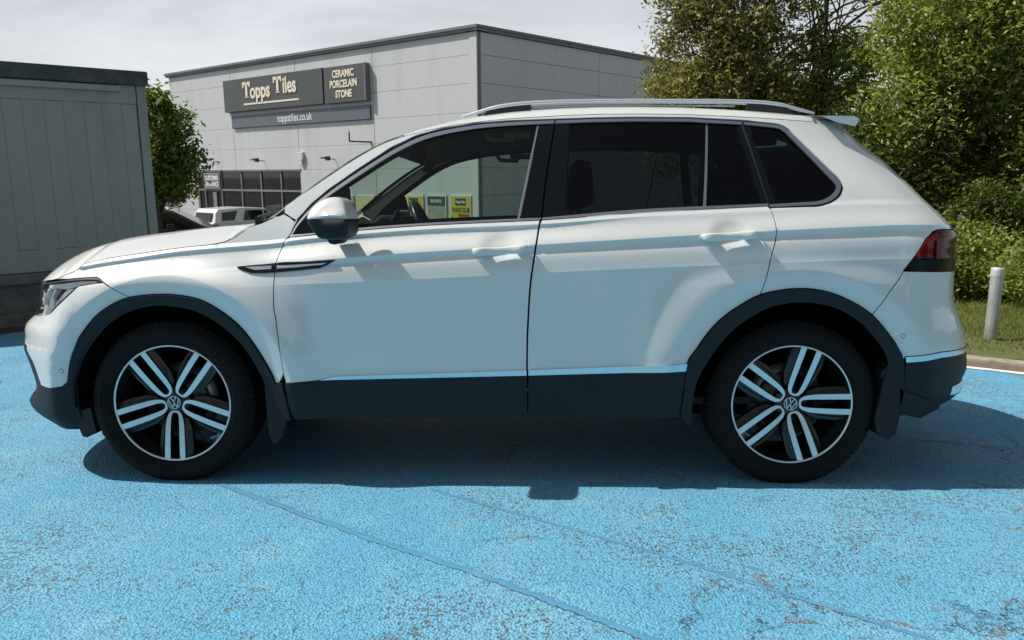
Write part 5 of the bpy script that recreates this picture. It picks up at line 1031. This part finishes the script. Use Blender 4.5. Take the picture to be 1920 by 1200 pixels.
tw=float(np.interp(-.335,E3[:,0],El)); wv=np.concatenate([-np.linspace(1,.7,31),np.linspace(-.66,.66,15),np.linspace(.7,1,31)])
patch('windscreen',can,np.linspace(.03,tw,22),wv*.975,M_screen,'raked windscreen glass')
band=lambda t0,t1,a,b,nm,m,dz:[patch(nm,lambda t,w:can(t,w,dz),np.linspace(t0,t1,22),np.linspace(a*q,b*q,7),m) for q in (-1,1)]
band(.0,tw,.93,.999,'screen_edge',M_gblack,-.003)
patch('screen_header',lambda t,w:can(t,w,-.003),np.linspace(tw-.10,tw,4),wv*.99,M_gblack)
patch('roof',can,np.linspace(tw+.006,El[-1],60),wv*.999,M_paint,'white roof skin')
patch('headliner',lambda t,w:can(t,w*.97,-.035),np.linspace(tw-.02,El[-1]-.1,30),np.linspace(-1,1,25),M_head)
# cowl and wiper under the screen
patch('cowl',lambda t,w:tuple(np.array(can(.035,w))*(1-t)+np.array(hood(-.988,w))*t-np.array([0,0,.012])),np.linspace(-.15,1.3,5),np.linspace(-.97,.97,25),M_clad2)
b=MB(); P_=[Vector(can(.03+.05*k,-.80+.75*k)) +Vector((-.02,0,.012)) for k in np.linspace(0,1,8)]; b.tube(P_,.009,6); b.box(P_[0].x-.015,P_[0].x+.015,P_[0].y-.012,P_[0].y+.012,P_[0].z-.03,P_[0].z+.006); b.build('wiper',M_blk,car)
# roof rails
def railz(x): return float(np.interp(x,[p[0] for p in PLN['rail']],[p[1] for p in PLN['rail']]))
rp_=np.array(smooth(PLN['rail'],.02))
b=MB(); v=[];f=[]; nr=12
for i,(x,z) in enumerate(rp_):
    for k in range(nr):
        th=2*math.pi*k/nr; e=min(1,i/6,(len(rp_)-1-i)/6)*.5+.5
        v.append((x,-.53+.017*math.cos(th)*e,z+.0110*math.sin(th)*e))
for i in range(len(rp_)-1):
    for k in range(nr): f.append((i*nr+k,i*nr+(k+1)%nr,(i+1)*nr+(k+1)%nr,(i+1)*nr+k))
rl=link('roof_rail',mesh('roof_rail',v,f,M_rail,smooth=True),car); rl['label']='silver roof rail'; LEFT.append(rl)
for k in ('infill_f','infill_r'):
    q=[(a,b_) for a,b_ in PLN[k]]; q=[(a,b_-.02) if i in ((0,5) if k=='infill_f' else (3,4)) else (a,b_+.002) for i,(a,b_) in enumerate(q)]
    b=MB(); b.prism(q,-.542,-.518,lambda a,c,d:Vector((a,d,c))); b.build('rail_foot',M_gblack,rl)
b=MB(); b.tube([(x,-.53,z-.020) for x,z in rp_ if .22<x<1.16],.004,5); b.build('rail_base',M_rail,rl)
# spoiler
sp=[(1.500,1.586),(1.60,1.584),(1.640,1.582),(1.658,1.572),(1.654,1.552),(1.644,1.540),(1.56,1.56)]
def spo(a,c,d):
    w=abs(d); return Vector((a+.13*(1-w**2.2)*(1 if a>1.55 else 0),d*.625,c+.045*(1-w**2)-.004*w**4))
v=[];f=[]; ds=np.linspace(-1,1,29); n=len(sp)
for d_ in ds: v+=[spo(a,c,d_) for a,c in sp]
for i in range(len(ds)-1):
    for k in range(n): f.append((i*n+k,i*n+(k+1)%n,(i+1)*n+(k+1)%n,(i+1)*n+k))
f+=[tuple(range(n)),tuple(range((len(ds)-1)*n,len(ds)*n))[::-1]]
b=MB(); b.add(v,f,0,False); so=b.build('spoiler',M_paint,car); so['label']='white roof spoiler over the rear window'
# ---- door mirror
mo=np.array(smooth(PLN['mirror']+PLN['mirror'][:1],.012)[:-1]); mc=np.array([-.567,1.155])
def mirror_part(nm,z0,z1,m,par,grow=0.0):
    rings=[(-.915,.70),(-.922,.90),(-.935,.98),(-.96,1.0),(-1.02,1.0),(-1.04,.985),(-1.055,.95),(-1.066,.88),(-1.072,.75),(-1.075,.5),(-1.076,.02)]
    v=[];f=[];n=len(mo)
    for y,s in rings:
        for a,c in mo:
            x=mc[0]+(a-mc[0])*(s if a<mc[0] else .82+.18*s)*(1+grow); z=mc[1]+(c-mc[1])*s*(1+grow); x+=.25*( -1.0-y)*(-.35)
            zz=min(max(z,z0),z1); v.append((x,y+.55*max(0,zz-1.150)*(y<-.93)-.12*max(0,1.115-zz)*0,zz))
    for i in range(len(rings)-1):
        for k in range(n): f.append((i*n+k,i*n+(k+1)%n,(i+1)*n+(k+1)%n,(i+1)*n+k))
    f+=[tuple(range(n)),tuple(range((len(rings)-1)*n,len(rings)*n))[::-1]]
    me=mesh(nm,v,f,m,smooth=True); o=link(nm,me,par)
    return o
mr=mirror_part('door_mirror',1.142,9,M_paint,car); mr['label']='door mirror with white cap over a black base'; LEFT.append(mr)
mirror_part('mirror_base',-9,1.1405,M_clad2,mr); mirror_part('indicator',1.1395,1.1425,M_gblack,mr,.012)
b=MB(); b.prism([(-.605,1.10),(-.545,1.10),(-.546,1.058),(-.556,1.045),(-.575,1.038),(-.595,1.042),(-.606,1.056)],-.985,-.86,lambda a,c,d:Vector((a,d,c))); b.build('mirror_foot',M_clad2,mr,bevel=.012,seg=3)
b=MB(); b.prism([(a*.80+mc[0]*.20,c*.80+mc[1]*.20) for a,c in PLN['mirror'] if a>-.60],-1.085,-.945,lambda a,c,d:Vector((-.487+.012*(c-1.155)*0-.0+.20*(-1.0-d)*(-.35),d,c))) if False else b
# ---- mud flaps
for k,y0,y1 in (('mflap_f',-.895,-.70),('mflap_r',-.885,-.70)):
    b=MB(); b.prism(PLN[k],y0,y1,lambda a,c,d:Vector((a,d,c))); o=b.build('mud_flap',M_clad2,car,bevel=.006); LEFT.append(o)
b=MB(); b.prism([(-1.80,.30),(-1.765,.19),(-1.745,.185),(-1.70,.205),(-1.72,.32)],-.84,-.60,lambda a,c,d:Vector((a,d,c))); o=b.build('air_deflector',M_rubber,car); LEFT.append(o)
# ---- wheel housings, floor
for (ax,az,ar),x0 in zip(ARCH,(-1.34,1.34)):
    b=MB(); b.lathe([(.0,-.50),(ar-.02,-.50),(ar-.012,-.80),(ar-.03,-.885)],40,lambda x,z,d:Vector((ax+x,d,az+z)),a0=-.08,a1=math.pi+.08); o=b.build('wheel_housing',M_dark,car); LEFT.append(o)
b=MB(); b.box(-.93,.90,-.70,.70,.27,.33); b.box(-2.0,2.0,-.45,.45,.20,.36); b.box(-1.95,-1.78,-.55,.55,.23,.30); b.box(1.80,1.95,-.60,.60,.32,.38); b.tube([(-1.34,-.7,.34),(-1.34,.7,.34)],.04,8); b.tube([(1.34,-.7,.34),(1.34,.7,.34)],.05,8); b.build('underbody',M_dark,car)
# ---- wheels
def wheel_parts():
    W_=lambda x,z,d:Vector((x,d,z))
    b=MB(); prof=[(.2585,.012),(.262,.002),(.275,-.006),(.286,-.0095),(.287,-.0115),(.290,-.0118),(.291,-.0105),(.308,-.0135),(.309,-.0150),(.313,-.0150),(.314,-.0135),(.325,-.012),(.340,-.002),(.349,.010),(.3545,.028)]
    for g in range(5):
        d0=.030+.036*g; prof+=[(.3565,d0+.004),(.3575,d0+.028),(.349,d0+.030),(.349,d0+.034)]
    prof+=[(.3545,.212),(.345,.232),(.30,.245),(.26,.235)]
    b.lathe(prof,96,W_); ty=b.mesh('tyre',M_tyre)
    # tread blocks on the shoulder
    k=MB()
    for i in range(76):
        th=2*math.pi*i/76; c,s=math.cos(th),math.sin(th); u=Vector((c,0,s)); t=Vector((-s,0,c))
        vv=[]
        for (r,d) in ((.335,-.006),(.3592,.020),(.3592,.052),(.345,.052)):
            for q in (-.0115,.0115): vv.append(u*r+t*q+Vector((0,d,0)))
        k.add(vv,[(0,1,3,2),(2,3,5,4),(0,2,4,6),(1,7,5,3)])
    tb=k.mesh('tread_blocks',M_tyre)
    b=MB(); b.lathe([(.2495,.006),(.2505,.0),(.2555,-.003),(.2590,.001),(.2600,.012)],96,W_); lip=b.mesh('rim_lip',M_alu)
    b=MB(); b.lathe([(.2495,.004),(.247,.016),(.232,.06),(.222,.10),(.222,.21)],64,W_); b.lathe([(.0,.075),(.075,.07),(.12,.085),(.135,.11)],40,W_); barrel=b.mesh('wheel',M_wblk)
    b=MB(); b.lathe([(.06,.098),(.165,.098),(.165,.118)],48,W_); disc=b.mesh('brake_disc',M_disc)
    outer=[(.2505,.0455),(.20,.0446),(.15,.0430),(.10,.0402),(.075,.0364),(.060,.0322),(.048,.0255),(.0390,.0160),(.0370,.0)]
    inner=[(.2505,.0214),(.20,.0208),(.15,.0200),(.10,.0190),(.075,.0176),(.060,.0155),(.050,.0120),(.0460,.0062),(.0450,.0)]
    dep=lambda r:.002+.020*max(0,(.25-r)/.2)**1.5
    sp=MB()
    full_o=outer+[(r,-t) for r,t in rev(outer)[1:]]; full_i=inner+[(r,-t) for r,t in rev(inner)[1:]]; n=len(full_o)
    vv=[(r,t,dep(r)) for r,t in full_o]+[(r,t,dep(r)) for r,t in full_i]
    top=[Vector((r,d,t)) for r,t,d in vv]; low=[Vector((r,d+.034,t)) for r,t,d in vv]
    sp.add(top,[(i,i+1,n+i+1,n+i) for i in range(n-1)],0)
    sw=[(i,i+1,2*n+i+1,2*n+i) for i in range(n-1)]+[(n+i,2*n+n+i,2*n+n+i+1,n+i+1) for i in range(n-1)]
    sp.add(top+low,sw,1)
    # dark ribs flanking the bright pair and the hub pad
    for s in (-1,1):
        o2=[(.248,.060*s),(.19,.060*s),(.12,.052*s),(.07,.034*s)]; i2=[(.248,.072*s),(.19,.074*s),(.12,.068*s),(.075,.050*s)]
        tp=[Vector((r,dep(r)+.014,t)) for r,t in o2]+[Vector((r,dep(r)+.020,t)) for r,t in i2]; lw=[p+Vector((0,.03,0)) for p in tp]
        q=[(0,1,5,4),(1,2,6,5),(2,3,7,6)]; sp.add(tp+lw,q+[(i,i+1,8+i+1,8+i) for i in (0,1,2)]+[(4+i,12+i,12+i+1,4+i+1) for i in range(3)],1)
        tp=[Vector((.252,dep(.25)+.010,.047*s)),Vector((.15,dep(.15)+.012,.044*s)),Vector((.07,dep(.07)+.012,.03*s)),Vector((.248,dep(.25)+.016,.060*s)),Vector((.15,dep(.15)+.018,.056*s)),Vector((.07,dep(.07)+.016,.036*s))]; sp.add(tp,[(0,1,4,3),(1,2,5,4)],1)
    spoke=sp.mesh('spoke',[M_alu,M_wblk])
    b=MB(); b.lathe([(.0,.018),(.030,.018),(.033,.020),(.034,.035)],40,W_); b.lathe([(.033,.026),(.062,.030),(.066,.06)],40,W_); cap=b.mesh('centre_cap',M_wblk)
    em=MB(); em.lathe([(.0262,.0178),(.0262,.0168),(.0288,.0168),(.0288,.0178)],40,W_,sm=False)
    def stroke(a,c,w=.0019):
        a=Vector((a[0],0,a[1])); c=Vector((c[0],0,c[1])); t=(c-a).normalized(); nn=Vector((-t.z,0,t.x))*w; z=Vector((0,.0170,0)); y2=Vector((0,.0178,0))
        em.add([a+nn+z,c+nn+z,c-nn+z,a-nn+z],[(0,1,2,3)])
    for q in ([(-.0115,.0240),(0,.0035),(.0115,.0240)],[(-.0228,.0145),(-.0095,-.0225),(0,-.0005),(.0095,-.0225),(.0228,.0145)]):
        for a,c in zip(q[:-1],q[1:]): stroke(a,c)
    emb=em.mesh('emblem',M_alu)
    nutb=MB(); nutb.lathe([(.0,.045),(.009,.045),(.010,.06)],8,lambda x,z,d:Vector((.056+x,d,z))); nuts=nutb.mesh('wheel_bolt',M_disc)
    return ty,tb,lip,barrel,disc,spoke,cap,emb,nuts
ty,tb,lip,barrel,disc,spoke,cap,emb,nuts=wheel_parts()
def put_wheel(x,right,ang,eang,label):
    # mesh is drawn with the outer face at d=0 towards -y
    o=bpy.data.objects.new('wheel',barrel); COL.objects.link(o); o.parent=car; o['label']=label
    o.location=(x,.868 if right else -.868,.347); o.rotation_euler=(0,0,math.pi if right else 0)
    for nm,me in (('tyre',ty),('tread',tb),('rim',lip),('brake_disc',disc),('centre_cap',cap)):
        c=bpy.data.objects.new(nm,me); COL.objects.link(c); c.parent=o
    c=bpy.data.objects.new('emblem',emb); COL.objects.link(c); c.parent=o; c.rotation_euler=(0,-eang,0)
    for i in range(5):
        for nm,me in (('spoke',spoke),('wheel_bolt',nuts)):
            c=bpy.data.objects.new(nm,me); COL.objects.link(c); c.parent=o; c.rotation_euler=(0,-(ang+2*math.pi*i/5),0)
put_wheel(-1.34,False,math.radians(-90.5),math.radians(8),'front wheel with five twin spokes, nearest the headlamp'); put_wheel(1.34,False,math.radians(.5),math.radians(-15),'rear wheel with five twin spokes')
put_wheel(-1.34,True,.4,.3,'front wheel on the far side'); put_wheel(1.34,True,.9,.6,'rear wheel on the far side')
panel('door_trim',[(-.80,1.062),(-.5,1.088),(0,1.118),(.26,1.130),(.22,.4),(-.75,.4)],M_trimi,d1,off=-.075,gap=0,flange=0)
# ---- mirror all left hand parts to the far side
def copy_tree(o,parent,first=True):
    c=o.copy(); COL.objects.link(c); c.parent=parent
    if first: c.scale=(1,-1,1)
    for ch in list(o.children): copy_tree(ch,c,False)
    return c
for o in list(LEFT):
    c=copy_tree(o,car)
# ---- interior
b=MB(); b.prism([(-.98,1.05),(-.70,1.105),(-.50,1.10),(-.43,1.05),(-.45,.80),(-.95,.70)],-.76,.76,lambda a,c,d:Vector((a,d,c))); b.build('dashboard',M_trimi,car,bevel=.03,seg=3)
b=MB(); b.prism([(-.70,1.09),(-.62,1.165),(-.47,1.16),(-.46,1.07)],.20,.54,lambda a,c,d:Vector((a,d,c))); b.build('instrument_hood',M_trimi,car,bevel=.02)
b=MB(); b.prism([(-.52,1.08),(-.46,1.09),(-.44,1.185),(-.465,1.19)],-.16,.14,lambda a,c,d:Vector((a,d,c))); b.build('screen_console',M_gblack,car,bevel=.01)
sw=MB(); C_=Vector((-.375,.37,1.065)); ax=Vector((math.cos(.42),0,math.sin(.42))); e1=Vector((0,1,0)); e2=ax.cross(e1).normalized()
sw.tube([C_+(e1*math.cos(t)+e2*math.sin(t))*.185 for t in np.linspace(0,2*math.pi,41)],.0185,10,cap=False); sw.tube([C_-e1*.18,C_+e1*.18],.022,8); sw.tube([C_,C_+e2*.18],.022,8) ; sw.lathe([(.0,.03),(.07,.02),(.075,-.02)],20,lambda x,z,d:C_+e1*x+e2*z+ax*d); sw.tube([C_,C_-ax*.3],.035,8)
sw.build('steering_wheel',M_leath,car)
def seat(y,x0,nm='front_seat'):
    b=MB(); b.prism([(x0-.52,.52),(x0-.05,.48),(x0,.60),(x0-.02,.64),(x0-.50,.68)],y-.25,y+.25,lambda a,c,d:Vector((a,d,c)))
    s=b.build('seat',M_seat,car,bevel=.05,seg=3)
    b=MB(); b.prism([(x0-.09,.60),(x0+.08,1.12),(x0+.12,1.17),(x0+.19,1.15),(x0+.18,1.05),(x0+.05,.55)],y-.235,y+.235,lambda a,c,d:Vector((a,d,c))); b.build('backrest',M_seat,s,bevel=.045,seg=3)
    b=MB(); b.prism([(x0+.10,1.20),(x0+.11,1.38),(x0+.14,1.41),(x0+.20,1.40),(x0+.22,1.22),(x0+.18,1.19)],y-.13,y+.13,lambda a,c,d:Vector((a,d,c))); b.tube([(x0+.15,y-.06,1.12),(x0+.155,y-.06,1.22)],.008,6); b.tube([(x0+.15,y+.06,1.12),(x0+.155,y+.06,1.22)],.008,6); b.build('headrest',M_seat,s,bevel=.03,seg=3)
seat(-.37,.30); seat(.37,.30)
for y in (-.36,0,.36): seat(y,1.10) if y else None
b=MB(); b.box(-.9,1.9,-.78,.78,.33,.36); b.box(-.80,.82,-.862,.862,.315,.34); b.box(-.3,.5,-.11,.11,.36,.72); b.build('cabin_floor',M_trimi,car)
b=MB(); b.box(1.35,1.40,-.46,.46,.36,1.10); b.box(1.40,2.0,-.72,.72,1.02,1.04); b.build('parcel_shelf',M_trimi,car)
b=MB(); b.prism([(-.335,1.385),(-.30,1.45),(-.285,1.45),(-.315,1.380)],-.13,.11,lambda a,c,d:Vector((a,d,c))); b.box(-.40,-.33,-.06,.06,1.44,1.51); b.build('rear_view_mirror',M_trimi,car,bevel=.008)
for s_ in (-1,1):
    b=MB(); b.box(.10,.22,s_*.60-.01,s_*.60+.01,1.495,1.525); b.tube([(.02,s_*.615,1.52),(.04,s_*.60,1.49),(.14,s_*.60,1.485),(.16,s_*.615,1.52)],.012,6); b.build('grab_handle',M_head,car)
# inner pillar and roof-side trims, door inner panels (both sides)
T0=len(LEFT)
ein=[(a+.012,b_-.004) for a,b_ in smooth(Ea)]; gin=[p for p in smooth(T_['gh_f'][1:8])]
p1=panel('pillar_trim',ein+rev(gin),M_pillar,off=-.045,gap=0,flange=0,du=.03)
p2=panel('roof_side_trim',[(a,b_-.003) for a,b_ in smooth(Eb[:-2])]+rev([p for p in gh if -.2<p[0]<1.95 and p[1]>1.5]),M_head,off=-.045,gap=0,flange=0,du=.03)
p3=panel('door_trim',[(.28,1.131),(.5,1.145),(1.2,1.180),(1.6,1.19),(1.6,.9),(1.1,.85),(.8,.4),(.25,.4)],M_trimi,off=-.075,gap=0,flange=0)
p4=panel('pillar_trim',[(.20,1.14),(.28,1.53),(.40,1.535),(.36,1.15)],M_trimi,off=-.05,gap=0,flange=0,du=.03)
p5=panel('quarter_trim',[(1.75,1.56)]+[(2.1,1.54),(2.3,1.535),(2.4,1.50),(2.38,1.40),(2.28,1.31),(2.2,1.2),(2.0,1.15),(1.5,1.15)]+[p for p in rev(gh) if p[0]>1.50 and p[1]<1.5 and p[1]>1.2]+[(1.93,1.5),(1.9,1.53)],M_head,off=-.05,gap=0,flange=0)
for o in LEFT[T0:]: copy_tree(o,car)
